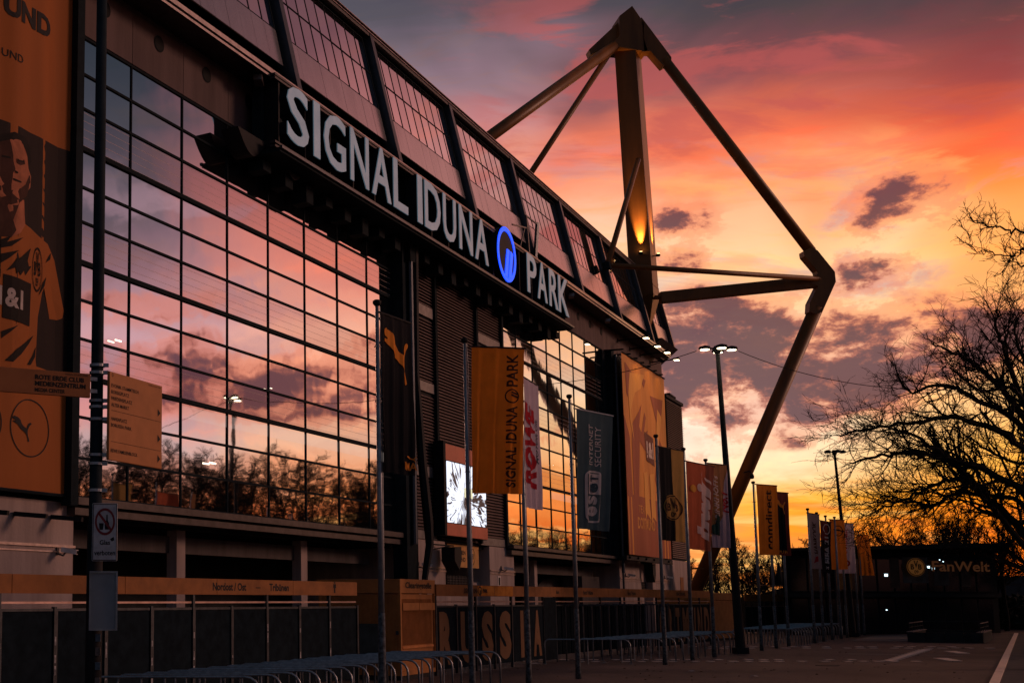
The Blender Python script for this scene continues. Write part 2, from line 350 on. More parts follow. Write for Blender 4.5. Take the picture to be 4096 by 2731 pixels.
CAT = [(1045,1210),(1052,1206),(1060,1198),(1066,1208),(1085,1212),(1103,1226),(1120,1250),(1130,1290),(1150,1325),(1178,1346),(1190,1346),(1194,1312),(1204,1282),(1212,1266),(1224,1259),(1235,1268),(1232,1284),(1216,1308),(1206,1340),(1198,1378),(1197,1420),(1201,1452),(1211,1500),(1216,1530),(1206,1541),(1200,1532),(1199,1500),(1189,1452),(1174,1420),(1150,1396),(1124,1376),(1104,1340),(1086,1314),(1068,1306),(1056,1292),(1047,1293),(1042,1280),(1050,1268),(1060,1272),(1070,1268),(1060,1256),(1046,1248),(1039,1232)]
def catshape(x0, x1, y0, y1):
    return poly([(x0 + (x - 1039) / 197 * (x1 - x0), y1 - (y - 1198) / 343 * (y1 - y0)) for x, y in CAT])
def sig_logo(cx, cy, r, th=.16, rot=False, sq=1.0):
    if rot: r, sq = r * sq, 1 / sq
    a = ring(cx, cy, r * sq, r, r * th * sq)
    b1 = poly([(cx - .30*r*sq, cy - .88*r), (cx + .02*r*sq, cy + .22*r), (cx + .30*r*sq, cy + .22*r), (cx + .02*r*sq, cy - .88*r)]); b2 = poly([(cx + .12*r*sq, cy - .88*r), (cx + .42*r*sq, cy + .22*r), (cx + .68*r*sq, cy + .16*r), (cx + .42*r*sq, cy - .80*r)])
    return [a, b1, b2] if not rot else [rot90(q, cx, cy) for q in (a, b1, b2)]
def bvb(cx, cy, rx, ry):
    return [ring(cx, cy, rx, ry, rx * .09), fit('B', cx - .62*rx, cx - .22*rx, cy - .28*ry, cy + .34*ry, bold=.03), fit('V', cx - .26*rx, cx + .26*rx, cy - .06*ry, cy + .78*ry, bold=.03),
            fit('B', cx + .22*rx, cx + .62*rx, cy - .28*ry, cy + .34*ry, bold=.03), fit('09', cx - .24*rx, cx + .24*rx, cy - .76*ry, cy - .36*ry, bold=.02)]
def deco(shapes, fn, name, m, parent, maxlen=None):     # flat print: 2D shapes laid on a surface fn(x, y) -> local point
    bm = bmesh.new()
    for vs, fs in shapes:
        bv = [bm.verts.new((x, y, 0)) for x, y in vs]
        for f in fs:
            try: bm.faces.new([bv[i] for i in f])
            except ValueError: pass
    if maxlen:
        bmesh.ops.triangulate(bm, faces=bm.faces[:])
        for _ in range(4):
            es = [e for e in bm.edges if e.calc_length() > maxlen]
            if not es: break
            bmesh.ops.subdivide_edges(bm, edges=es, cuts=1, use_grid_fill=False)
            bmesh.ops.triangulate(bm, faces=[f for f in bm.faces if len(f.verts) > 3])
    for v in bm.verts: v.co = Vector(fn(v.co.x, v.co.y))
    me = bpy.data.meshes.new(name); bm.to_mesh(me); bm.free(); me.materials.append(m)
    return link(name, me, parent)
# ================================================================== SETTING
def pave_mat():
    m = bpy.data.materials.new('paving'); m.use_nodes = True; t = m.node_tree; b = t.nodes['Principled BSDF']
    g = t.nodes.new('ShaderNodeNewGeometry'); mp = t.nodes.new('ShaderNodeMapping'); mp.inputs['Rotation'].default_value = (0, 0, R(56)); t.links.new(g.outputs['Position'], mp.inputs[0])
    br = t.nodes.new('ShaderNodeTexBrick'); br.inputs['Scale'].default_value = 2.5; br.inputs['Mortar Size'].default_value = .02
    br.inputs['Color1'].default_value = (.095, .058, .050, 1); br.inputs['Color2'].default_value = (.062, .048, .046, 1); br.inputs['Mortar'].default_value = (.03, .026, .026, 1)
    t.links.new(mp.outputs[0], br.inputs[0])
    nz = t.nodes.new('ShaderNodeTexNoise'); nz.inputs['Scale'].default_value = .22; nz.inputs['Detail'].default_value = 8; nz.inputs['Roughness'].default_value = .68; t.links.new(g.outputs['Position'], nz.inputs['Vector'])
    mr = t.nodes.new('ShaderNodeMapRange'); mr.inputs[1].default_value = .3; mr.inputs[2].default_value = .7; mr.inputs[3].default_value = .35; mr.inputs[4].default_value = 1.7; t.links.new(nz.outputs[0], mr.inputs[0])
    mx = t.nodes.new('ShaderNodeMix'); mx.data_type = 'RGBA'; mx.blend_type = 'MULTIPLY'; mx.inputs[0].default_value = 1; t.links.new(br.outputs[0], mx.inputs[6]); t.links.new(mr.outputs[0], mx.inputs[7])
    t.links.new(mx.outputs[2], b.inputs['Base Color']); b.inputs['Roughness'].default_value = .72; b.inputs['Specular IOR Level'].default_value = .3
    bp = t.nodes.new('ShaderNodeBump'); bp.inputs['Strength'].default_value = .5; bp.inputs['Distance'].default_value = .01; t.links.new(br.outputs[1], bp.inputs['Height']); bp.invert = True
    t.links.new(bp.outputs[0], b.inputs['Normal']); return m
m_pave = pave_mat()
tag(MB().add([(-1500,-1500,-.012),(1500,-1500,-.012),(1500,1500,-.012),(-1500,1500,-.012)], [(0,1,2,3)]).build('ground', mat('ground_earth', (.05,.042,.038), .95, 0, .4, .08)), kind='structure')
park = tag(MB().add([(-70,-25,0),(130,-25,0),(130,115,0),(-70,115,0)], [(0,1,2,3)]).build('paved_yard', m_pave), kind='structure')
m_mark = mat('marking_stone', (.85, .66, .58), .45, 0, .15, 9, spec=.5)
m_slab = mat('asphalt_patch', (.075, .07, .072), .8, 0, .3, 1)
rr = random.Random(3)
stone = MB().box(-.14,.14,-.13,.13,.001,.022).mesh('marking_stone', m_mark)
def dash(x, y, rz=0, s=1.0):
    o = link('marking_stone', stone, park, (x, y, .004)); o.rotation_euler = (0, 0, rz); o.scale = (s, 1, 1)
for row, (Y, x0, x1) in enumerate(((47.3, 9.5, 24.5), (45.9, 10.0, 25.0), (60.5, 20, 35.5), (58.6, 22, 35))):
    x = x0
    while x < x1:
        if rr.random() < .86: dash(x + (row % 2) * .3, Y, 0, rr.uniform(.85, 1.15) * (1.15 if row > 1 else 1))
        x += rr.choice((1.08, 1.12, 1.65)) * .5 * (1.15 if row > 1 else 1)
a, b = ground(3550, 2643), ground(3697, 2597)
for i in range(26):
    p = a.lerp(b, i / 25); dash(p.x + (i % 2) * .12, p.y, 0, 1.25)
for (px, py) in ((3755, 2637), (3795, 2608)):
    g0 = ground(px, py)
    for i in range(6): dash(g0.x + i * .12, g0.y + i * .38 - 1, 0, 1.7)
ke = empty('kerb_line', (20.38, 34.0, 0), 0, 'pale kerb line of long slabs receding beside the yard at the right', 'kerb line')
p0, p1 = Vector((20.38, 34.0, 0)), Vector((43.36, 70.05, 0)); kd = (p1 - p0).normalized(); kn = Vector((kd.y, -kd.x, 0))
cuts = [-14, -3, 5.6, 19.9, 35.4, 41.5, 60]
for s0, s1 in zip(cuts, cuts[1:]):
    q = [kd * (s0 + .12) , kd * (s1 - .12)]
    MB().add([q[0] + kn*.02, q[1] + kn*.02, q[1] + kn*.24, q[0] + kn*.24] + [v + Vector((0,0,.05)) for v in (q[0] + kn*.02, q[1] + kn*.02, q[1] + kn*.24, q[0] + kn*.24)],
             [(3,2,1,0),(4,5,6,7),(0,1,5,4),(1,2,6,5),(2,3,7,6),(3,0,4,7)]).build('kerb_slab', m_mark, ke)
gut = [p0 + kd * -14 + kn * .27, p0 + kd * 60 + kn * .27, p0 + kd * 60 + kn * .75, p0 + kd * -14 + kn * .75]
tag(MB().add([v + Vector((0,0,.004)) for v in gut], [(0,1,2,3)]).build('gutter_strip', m_slab), kind='structure')
road = [p0 + kd * -14 + kn * .8, p0 + kd * 60 + kn * .8, p0 + kd * 60 + kn * 9, p0 + kd * -14 + kn * 9]
tag(MB().add([v + Vector((0,0,.006)) for v in road], [(0,1,2,3)]).build('road', mat('asphalt', (.045,.045,.05), .85, 0, .3, .8, .2)), kind='structure')
pc = [ground(*p) for p in ((3370,2566),(3640,2540),(3640,2566),(3425,2566))]
MB().add([(p.x, p.y, .004) for p in (ground(3400,2560), ground(3500,2541), ground(3660,2536), ground(3660,2564))], [(0,1,2,3)]).build('asphalt_patch', mat('pale_asphalt', (.15,.13,.13), .8, 0, .2, 1), park)
MB().add([(p.x, p.y, .004) for p in (ground(3372,2611), ground(3850,2619), ground(3850,2622), ground(3400,2615))], [(0,1,2,3)]).build('asphalt_patch', MATS['pale_asphalt'], park)
for px, py, r0 in ((3838, 2592, .42), (3310, 2660, .38)):
    g0 = ground(px, py); MB().tube([(g0.x, g0.y, .001), (g0.x, g0.y, .014)], r0, 20).build('drain_cover', m_ink, park)
# litter and fallen leaves
m_lit = mat('litter', (.30, .26, .25), .8)
lf = MB(); 
for i in range(420):
    Y = rr.uniform(26, 70); X = rr.uniform(.2, .58) * Y; r0 = rr.uniform(.03, .07); a0 = rr.uniform(0, 6.28); h = rr.uniform(.006, .03)
    lf.add([(X + r0*math.cos(a0), Y + r0*math.sin(a0), .008), (X + r0*.6*math.cos(a0+1.6), Y + r0*.6*math.sin(a0+1.6), h), (X - r0*math.cos(a0), Y - r0*math.sin(a0), .01), (X + r0*.6*math.cos(a0-1.6), Y + r0*.6*math.sin(a0-1.6), h)], [(0,1,2,3)])
tag(lf.build('fallen_leaves', mat('dry_leaf', (.07,.045,.03), .85, 0, .6, 3)), 'small dry leaves scattered over the dark paving', 'leaves', kind='stuff')
for i, (px, py, sx_, lb) in enumerate(((2420,2653,.35,'crumpled white paper on the paving left of the fourth flagpole'),(2125,2655,.9,'pale flattened wrapper lying at the foot of the tallest near flagpole'),(2768,2686,.3,'white scrap of paper on open paving below the barrier rows'),(3017,2707,.34,'dark bottle with a light cap lying on the front paving'),(2823,2592,.25,'small pale scrap beneath the hoop barriers'))):
    g0 = ground(px, py); b = MB(); n = 9
    for k in range(n): b.v.append((g0.x + sx_/2*math.cos(k*.7)*rr.uniform(.5,1), g0.y + .12*math.sin(k*.7), rr.uniform(.01,.05)))
    b.v.append((g0.x, g0.y, .07)); b.f = [(k, (k+1) % n, n) for k in range(n)]
    tag(b.build('litter_scrap', m_lit), lb, 'litter')

# ================================================================== STADIUM
def each(name, m, parent, *boxes):
    for b_ in boxes: MB().fb(*b_).build(name, m, parent)
S = empty('stadium_building', SP, FZ, 'dark football stadium with tall mirrored glass walls and sloping clerestory under the roof edge', 'stadium')
UL, UR = -46.0, 46.9
body = MB().fb(UL, UR, -14, -.13, 4.9, 20.72).fb(UL, 42.4, -14, -1.6, 20.72, 27.2).fb(42.4, 47.9, -14, -1.4, 20.72, 27.2)
body.build('wall', m_dark, S)
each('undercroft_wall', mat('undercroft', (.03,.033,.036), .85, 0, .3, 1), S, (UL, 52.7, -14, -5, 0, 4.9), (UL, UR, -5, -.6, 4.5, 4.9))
# --- glazing
ROW = [5.12, 6.24, 7.42, 8.6, 9.7, 10.84, 11.95, 13.17, 14.22, 15.38, 16.61, 17.67, 18.8]
W1 = [-25.95, -23.06, -20.22, -17.4, -14.58, -11.79, -9.03, -6.27, -3.8]
W2 = [10.15, 12.56, 15.25, 17.95, 20.6, 23.2, 25.85, 28.45, 29.5]
pm = {}
for wi, us in enumerate((W1, W2)):
    gw = tag(MB().fb(us[0], us[-1], -.12, -.06, ROW[0], ROW[-1]).build('glass_wall', m_frame, S))
    for i, (a, b) in enumerate(zip(us, us[1:])):
        for j, (c, d) in enumerate(zip(ROW, ROW[1:])):
            lined = j in (3, 6, 9); k = (round(b - a, 2), round(d - c, 2), lined, rr.randrange(3), j in (2, 11))
            if k not in pm:
                hw, hh = (b - a) / 2 - .02, (d - c) / 2 - .02
                pm[k] = MB().box(-hw, hw, -.012, .012, -hh, hh).mesh('pane', mgl if lined else mgs if j in (2, 11) and rr.random() < 2 and k[3] != 0 else mg[k[3]])
            o = link('pane', pm[k], gw, ((a + b) / 2, .03, (c + d) / 2))
            o.rotation_euler = (R(rr.gauss(0, .15)), 0, R(rr.gauss(0, .15)))
    for u in us: MB().fb(u - .03, u + .03, -.05, .02, ROW[0], ROW[-1]).build('mullion', m_frame, gw)
    for j, z in enumerate(ROW):
        t = .068 if j in (3, 6, 9) else .036
        MB().fb(us[0], us[-1], -.05, .06 if t > .05 else .03, z - t, z + t).build('transom', m_frame, gw)
# reveals at the window ends
each('end_pier', m_frame, S, (29.5, 30.35, -.1, .12, 5.1, 18.8), (30.35, 31.0, -.1, .5, 4.9, 18.9), (31.5, 32.45, -.1, .55, 4.9, 18.75), (31.0, 31.5, -.1, .2, 4.9, 18.9))
MB().tube([(30.9, -.62, 4.0), (30.9, -.62, 18.6)], .11).build('downpipe', m_rib, S); MB().tube([(31.3, -.5, 1.0), (31.3, -.5, 17)], .07).build('downpipe', m_rib, S)
MB().fb(-3.8, -2.62, -.1, .55, 0, 18.9).build('end_pier', m_frame, S)
MB().tube([(-3.25, -.68, 4.6), (-3.25, -.68, 18.6)], .12).build('downpipe', m_rib, S)
MB().tube([(-2.75, -.68, 18.2), (-2.9, -.7, 12), (-2.7, -.85, 8), (-2.3, -.9, 5.6), (-2.2, -.9, 4.6), (-2.55, -.8, 3.2), (-2.7, -.7, .4)], [.18,.16,.2,.22,.18,.14,.1], 7).build('bundled_net', m_ink, S)
MB().fb(-26.2, -25.95, -.1, .35, 4.9, 26).build('end_pier', m_frame, S)
# --- louvred fields
def louvre(u0, u1, z0, z1, w=0.0, parent=S):
    MB().fb(u0, u1, -.12, w - .06, z0, z1).build('louvre_back', m_black, parent)
    b = MB(); z = z0 + .02
    while z < z1 - .12:
        b.add([(u0,-(w-.05),z+.10),(u1,-(w-.05),z+.10),(u1,-(w+.03),z),(u0,-(w+.03),z),(u0,-(w+.03),z+.022),(u1,-(w+.03),z+.022)], [(0,1,2,3),(3,2,5,4)]); z += .15
    o = b.build('louvre_slats', m_louv, parent); o['kind'] = 'stuff'
LZ = ((5.35, 7.75), (8.3, 11.7), (12.2, 15.25), (15.8, 18.75))
for (a, b) in ((-2.5, .75), (6.4, 9.9)):
    for z0, z1 in LZ: louvre(a, b, z0, z1)
    for (z0, z1) in zip([q[1] for q in LZ[:-1]], [q[0] for q in LZ[1:]]): MB().fb(a, b, -.12, .05, z0 + .03, z1 - .03).build('louvre_band', m_louvb, S)
    MB().fb(a, b, -.12, .04, 4.95, 5.33).build('louvre_band', m_louvb, S)
louvre(1.05, 6.15, 5.0, 18.75)
for u in (.9, 6.27, 10.02): MB().fb(u - .13, u + .11, -.12, .16, 5.0, 18.8).build('louvre_post', m_frame, S)
for z0, z1 in ((5.4, 8.2), (8.6, 11.8), (12.2, 15.2), (15.6, 18.7)): louvre(32.5, 46.8, z0, z1)
MB().fb(32.5, 46.8, -.12, .03, 4.95, 18.75).build('louvre_back', m_black, S)
for z0, z1 in ((5.45, 9), (9.2, 13.6), (13.8, 17.9)): louvre(47.0, 52.7, z0, z1, .25)
each('side_wing', m_dark, S, (46.9, 52.75, -9, .15, 5.35, 18.0), (46.9, 52.85, -9, .3, 18.0, 18.25))
MB().fb(46.9, 52.75, -9, .2, 0, 5.3).build('wing_base', m_pier, S)
# --- fascia with round vents
us = [UL + .001] + [-25.95 - 2.82 * k for k in (7,6,5,4,3,2,1)][0:] + W1[:-1] + [-3.55, -.75, 2.05, 4.85, 7.65, 10.15] + W2[1:-1] + [31.1, 33.8, 36.5, 39.2, 41.9, 44.5, UR]
us = sorted(u for u in us if u >= UL)
hole = MB(); hn = 20
hole.prism([(.24*math.cos(2*math.pi*i/hn), .24*math.sin(2*math.pi*i/hn)) for i in range(hn)], 1, -.012, .01)
hm = hole.mesh('round_vent', m_black)
rg = MB(); rv, rf = ring(0, 0, .27, .27, .035, 24); rg.add([(x, -.016, y) for x, y in rv], rf); rgm = rg.mesh('vent_rim', m_frame)
for a, b in zip(us, us[1:]):
    p = MB().fb(a + .012, b - .012, -.12, .03, 18.87, 20.72).build('fascia_panel', m_conc, S)
    if b < 33:
        link('round_vent', hm, p, ((a + b) / 2, -.034, 20.08)); link('vent_rim', rgm, p, ((a + b) / 2, -.034, 20.08))
MB().fb(UL, UR, -.12, .0, 18.8, 20.72).build('fascia_backing', m_black, S)
each('ledge', m_roof, S, (UL, 44.7, -.12, 1.14, 20.72, 20.86), (UL, 44.7, 1.0, 1.2, 20.60, 20.70))
MB().fb(UL, 44.7, 1.145, 1.25, 20.76, 20.92).build('ledge_trim', m_ledge, S)
MB().fb(UL, 44.7, 1.15, 1.22, 20.60, 20.69).build('ledge_trim', m_ledge, S)
# --- sloping clerestory
def sl(z): return 1.1 - 1.4 * (z - 20.97) / 6.33
def slab(u0, u1, z0, z1, o0, o1):
    m = MB(); vs = []
    for o in (o0, o1):
        for (u, z) in ((u0, z0), (u1, z0), (u1, z1), (u0, z1)): vs.append((u, -(sl(z) + o), z))
    return m.add(vs, [(0,1,2,3),(7,6,5,4),(0,4,5,1),(1,5,6,2),(2,6,7,3),(3,7,4,0)])
RIB = [-41.2, -32.2, -23.1, -14.0, -4.9, 4.3, 13.4, 22.4, 31.4, 40.5]
cl = tag(MB().fb(UL, 42.3, -1.55, -1.45, 20.9, 27.1).build('clerestory', m_black, S))
def bay(a, b, n, lowz=21.9):
    if lowz < 22: slab(a, b, 20.95, lowz, -1.0, -.93).build('dark_soffit_panel', mat('recess_panel', (.035,.026,.025), .6, .1, .3, 2), cl)
    st = (b - a - .3) / n; a0 = a + .05
    for k in range(n):
        u0, u1 = a0 + k * st, a0 + (k + 1) * st
        o = slab(u0 + .008, u1 - .008, lowz, 23.38, -.34, -.28 + rr.uniform(-.004, .004)).build('metal_panel', m_panel, cl)
        for (z0, z1) in ((23.46, 25.12), (25.18, 26.85)):
            g = slab(u0 + .03, u1 - .03, z0, z1, -.33, -.31 + rr.uniform(-.003, .003)).build('pane', mup[rr.randrange(2)], cl)
        slab(u1 - .03, u1 + .03, 23.4, 26.9, -.34, -.295).build('mullion', m_frame, cl)
    o = slab(b - .25, b, lowz, 26.9, -.7, -.5).build('edge_panel', m_frame, cl)
    for z in (23.42, 25.15, 26.88): slab(a, b - .25, z - .025, z + .025, -.34, -.29).build('transom', m_frame, cl)
for a, b in zip(RIB, RIB[1:]): bay(a + .2, b - .2, 9)
for u in RIB:
    slab(u - .17, u + .17, 20.93, 27.15, -.95, .0).build('rib', m_rib, cl)
bay(42.9, 47.75, 5, 21.95)
slab(47.75, 48.05, 21.85, 27.4, -.9, .02).build('rib', m_rib, cl)
slab(42.7, 42.9, 21.85, 27.2, -.9, -.1).build('rib', m_rib, cl)
MB().add([(42.7,-1.1,21.85),(48.05,-1.1,21.85),(48.05,.9,20.2),(42.7,.9,20.2),(46.9,0,20.1),(48.05,.9,21.85),(42.7,.9,21.85)], [(0,1,2,3),(1,5,2),(0,3,6)]).build('corner_soffit', m_roof, S)
each('roof_edge', m_roof, S, (UL, 48.1, -1.2, -.28, 27.02, 27.16), (UL, 48.1, -1.2, -.22, 27.26, 27.34), (UL, 48.1, -14, -.42, 27.34, 27.5), (UL, 48.1, -14, -.62, 27.5, 27.78))
each('gutter_line', m_ledge, S, (UL, 48.1, -.27, -.235, 27.17, 27.2), (UL, 48.1, -.215, -.19, 27.28, 27.31), (UL, 48.1, -.41, -.38, 27.4, 27.44))
MB().add([(UL,.6,27.7),(48.1,.6,27.7),(48.1,14,29),(UL,14,29)], [(0,1,2,3)]).build('roof', m_roof, S)
# --- sill and ground floor
each('sill', mat('sill_metal', (.08,.068,.068), .5, .3), S, (-25.9, -3.8, -.1, .42, 4.86, 5.07), (-25.9, -3.8, -.1, .30, 4.58, 4.78), (10.1, 30.3, -.1, .42, 4.9, 5.07), (10.1, 30.3, -.1, .30, 4.58, 4.80))
each('sill_gap', m_black, S, (-25.9, -3.8, -.1, .2, 4.78, 4.86), (10.1, 30.3, -.1, .2, 4.8, 4.9))
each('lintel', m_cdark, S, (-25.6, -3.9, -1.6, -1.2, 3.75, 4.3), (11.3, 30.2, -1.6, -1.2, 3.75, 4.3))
for px, wd in ((724, .5), (1217, .5), (2142, .5)):
    u = fu(px, 2250, -.9); MB().fb(u - wd/2, u + wd/2, -1.3, -.9, 0, 4.5).build('column', m_pier, S)
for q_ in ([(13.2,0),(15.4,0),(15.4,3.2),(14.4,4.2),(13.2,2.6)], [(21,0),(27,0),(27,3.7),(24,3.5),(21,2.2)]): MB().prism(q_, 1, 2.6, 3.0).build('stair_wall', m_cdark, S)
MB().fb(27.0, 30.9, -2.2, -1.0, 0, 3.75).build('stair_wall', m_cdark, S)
for a, b in ((-30.5, -25.6), (-2.5, 1.75), (7.6, 11.25), (32.3, 38.0), (41.3, 46.9)):
    p = MB().fb(a, b, -5, .0, 0, 4.92).build('concrete_pier', m_pier, S)
    MB().fb(a + .02, b + .05, .002, .05, 3.66, 3.73).fb(a + .02, b + .05, .002, .035, 3.52, 3.56).build('conduit', mat('conduit', (.55,.45,.42), .35, .6), p)
each('portal_wall', m_pier, S, (1.75, 7.6, -.9, -.55, 0, 3.1), (38.0, 41.3, -.9, -.55, 0, 4.9))
MB().fb(1.75, 7.6, -.9, -.3, 4.75, 5.0).build('portal_head', m_frame, S)
for (x0, x1, y0, y1) in ((1786, 1891, 2299, 2342), (2566, 2606, 2326, 2364)):
    u0, z1 = fac(x0, y0, -.5); u1, z0 = fac(x1, y1, -.5)
    gwd = MB().fb(u0, u1, -.545, -.50, z0, z1).build('grille_window', m_black, S)
    for k in range(1, 9): MB().fb(u0 + (u1-u0)*k/9 - .02, u0 + (u1-u0)*k/9 + .02, -.498, -.47, z0, z1).build('bar', m_cdark, gwd)
    for k in range(1, 4): MB().fb(u0, u1, -.468, -.45, z0 + (z1-z0)*k/4 - .015, z0 + (z1-z0)*k/4 + .015).build('bar', m_cdark, gwd)
# interior light fittings seen in the glass
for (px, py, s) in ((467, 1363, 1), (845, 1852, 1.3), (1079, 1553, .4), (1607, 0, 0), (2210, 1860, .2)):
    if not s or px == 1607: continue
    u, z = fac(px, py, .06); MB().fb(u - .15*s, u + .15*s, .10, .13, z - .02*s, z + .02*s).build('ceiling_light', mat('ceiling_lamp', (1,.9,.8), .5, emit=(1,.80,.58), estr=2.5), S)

# --- small fittings on the facade
def security_camera(px, py, w, label, parent_w=0):
    u, z = fac(px, py, w + .35)
    t = fempty('security_camera', u, w, z, label, 'camera', 'security cameras on the concrete piers')
    MB().box(-.05, .05, -.04, 0, -.12, .12).build('wall_plate', m_cdark, t)
    MB().tube([(0, -.03, -.08), (.0, -.22, -.14), (0, -.32, -.04)], .03, 6).build('bracket', m_cdark, t)
    MB().beam((0, -.18, .03), (.12, -.62, -.05), .13, .13).build('housing', mat('white_housing', (.75,.72,.72), .4), t)
    MB().beam((.12, -.625, -.05), (.124, -.635, -.052), .09, .09).build('lens', m_black, t)
for q in ((267, 2200, .0, 'white camera on the concrete wall under the tall player banner'), (1702, 2257, .0, 'white camera on the pier left of the portal under the screen'), (2030, 2272, .0, 'white camera on the pier right of the portal under the screen'), (2522, 2298, .0, 'white camera on the left pier below the big orange banner'), (2676, 2307, .0, 'white camera on the right pier below the big orange banner')): security_camera(*q)
u, z = fac(1805, 2225, .6)
t = fempty('loudspeaker', u, 0, z, 'black loudspeaker box on a bracket in front of the yellow portal sign', 'loudspeaker')
MB().prism([(-.42,.42),(.38,.46),(.42,-.1),(.12,-.62),(-.45,-.2)], 1, -.95, -.3).build('cabinet', m_ink, t)
MB().beam((-.9, 0, .55), (.3, -.6, .5), .06, .06).beam((-.9, 0, .3), (.1, -.6, .5), .05, .05).beam((-.9, 0, .75), (-.9, 0, .1), .06, .06).build('bracket', m_ink, t)
for (px, py, lb) in ((2655, 2250, 'black loudspeaker between the piers below the big orange banner'),):
    u, z = fac(2605, 2285, .6); t = fempty('loudspeaker', u, 0, z, lb, 'loudspeaker')
    MB().prism([(-.3,.5),(.5,.56),(.5,-.2),(.2,-.75),(-.3,-.2)], 1, -.8, -.2).build('cabinet', m_ink, t); MB().beam((-.5, 0, .6), (.3, -.6, .5), .06, .06).build('bracket', m_ink, t)
# portal sign
u0, z1 = fac(1786, 2171, -.3); u1, z0 = fac(1913, 2272, -.3)
t = fempty('portal_sign', (u0+u1)/2, -.3, z0, 'yellow club sign with round crest above the portal under the screen', 'sign')
hw = (u1-u0)/2; hh = z1 - z0
MB().box(-hw, hw, -.04, .04, 0, hh).build('board', mat('sign_yellow', (.62,.33,.11), .6, 0, .12, 3), t)
cx_ = hw * .52
deco(bvb(cx_, hh*.5, .46*hh*.9, .40*hh) + [fit('WILLKOMMEN', -hw*.95, hw*.12, hh*.55, hh*.75, bold=.03), fit('DORTMUND', -hw*.95, hw*.12, hh*.24, hh*.44, bold=.03)], lambda x, y: (x, -.043, y), 'lettering', m_ink, t)
for (px, py, lb) in ((1998, 2330, 'small white notice with a dark pictogram on the right portal pier'), (2657, 2346, 'small white notice on the right pier below the big orange banner')):
    u, z = fac(px, py, .02); t = fempty('pictogram_notice', u, .0, z, lb, 'notice'); MB().box(-.22,.22,-.02,-.004,-.35,.35).build('plate', mat('white_plate', (.75,.7,.68), .6), t); MB().box(-.12,.12,-.024,-.0205,-.12,.28).build('pictogram', m_ink, t)
u, z = fac(2728, 2338, .21); t = fempty('poster_board', u, .2, z, 'small orange poster on the grey wing wall at the building corner', 'poster'); MB().box(-.55,.55,-.03,-.004,-.55,.6).build('sheet', m_fyel, t); MB().box(-.3,.3,-.035,-.031,-.25,.3).build('print', m_fyel, t)

# --- roof pylon
YC = 92.0
pyl = empty('roof_pylon', (32.0, 92.3, 0), 0, 'tall yellow steel roof pylon with an angled outrigger at the stadium corner', 'pylon'); PB = Vector((32.0, 92.3, 0))
def PL(x, y, Y): return atY(x, y, Y) - PB
cc = PL(2533, 300, YC); cb = PL(2583, 1000, YC); zt, zb = PL(2525, 100, YC).z, PL(2600, 1290, YC).z
ca = R(-14 + 18.5 - 18.5)
def colpt(z):                              # centre of the shaft at a height (it leans slightly)
    k = (z - cb.z) / (cc.z - cb.z); return Vector((cb.x + (cc.x - cb.x) * k, 0.6, z))
def shaft(z0, z1, hw, hd, taper=1.0):
    vs = []
    for z, s in ((z0, 1), (z1, taper)):
        c = colpt(z)
        for i, j in ((-1,-1),(1,-1),(1,1),(-1,1)):
            x, y = i*hw*s, j*hd*s; an = R(-32); vs.append((c.x + x*math.cos(an) - y*math.sin(an), c.y + x*math.sin(an) + y*math.cos(an), z))
    return MB().add(vs, [(3,2,1,0),(4,5,6,7),(0,1,5,4),(1,2,6,5),(2,3,7,6),(3,0,4,7)])
zk = PL(2600, 1180, YC).z
shaft(zk, zt - 1.5, .84, .92, .94).build('shaft', m_yel, pyl, bevel=.02)
tip = shaft(zk - .01, zb - .6, .84, .92, .15); tip.build('shaft_foot', m_yel, pyl)
for py in (1140,): 
    z = PL(2560, py, YC).z; shaft(z - .03, z + .03, .86, .94).build('weld_seam', m_yel, pyl)
def plate(pts, Y, th, name, off=0):
    q = [PL(x, y, Y) for x, y in pts]; b = MB(); b.prism([(v.x, v.z) for v in q], 1, q[0].y - th/2 + off, q[0].y + th/2 + off); return b.build(name, m_yel, pyl, bevel=.02)
plate([(2474,70),(2525,30),(2572,98),(2572,160),(2588,212),(2566,214),(2562,210),(2478,196),(2456,195),(2436,186),(2474,150)], YC, 1.9, 'head_box', .7)
plate([(2562,75),(2600,125),(2682,235),(2682,252),(2650,272),(2598,212),(2572,212)], YC, .9, 'head_gusset', .2)
plate([(2480,85),(2480,160),(2450,190),(2432,192),(2360,225),(2352,205)], YC + .5, .9, 'head_gusset', .2)
E1 = PL(3310, 1112, 91)
def tubeb(a, b, r, name, sides=14): return MB().tube([a, b], r, sides).build(name, m_yel, pyl, smooth=True)
tubeb(PL(2655, 240, YC) , PL(3245, 1008, 91), .40, 'tie_tube')
tubeb(PL(3268, 1225, 91), PL(2717, 2510, 98), .50, 'outrigger_leg')
plate([(3205,1010),(3240,994),(3262,1008),(3330,1092),(3334,1132),(3280,1252),(3252,1262),(3228,1252),(3230,1215),(3262,1150),(3230,1140),(3262,1100),(3258,1088),(3208,1030)], 91, .8, 'elbow_box')
MB().beam(PL(2640, 1192, 91.5), PL(3262, 1128, 91), .7, .82).build('outrigger_beam', m_yel, pyl, bevel=.02)
MB().beam(PL(2615, 1190, 91.7), PL(2720, 1186, 91.5), .9, .12).build('beam_joint', m_yel, pyl)
tubeb(PL(2425, 1060, 82.5), PL(3300, 1117, 91), .185, 'brace_tube', 10)
tubeb(PL(2432, 1052, 82.5), PL(2553, 640, 91.2), .20, 'brace_tube', 10)
MB().tube([PL(2424, 1050, 82.5), PL(2430, 1078, 82.5)], .3, 10).build('brace_node', m_frame, pyl)
tubeb(PL(2455, 188, YC), PL(1700, 735, 80), .42, 'back_stay')
tubeb(PL(2372, 222, 90), PL(1990, 522, 84.5), .52, 'stay_sleeve') if False else None
tubeb(PL(2452, 192, YC), PL(2000, 880, 88), .22, 'back_stay', 10)
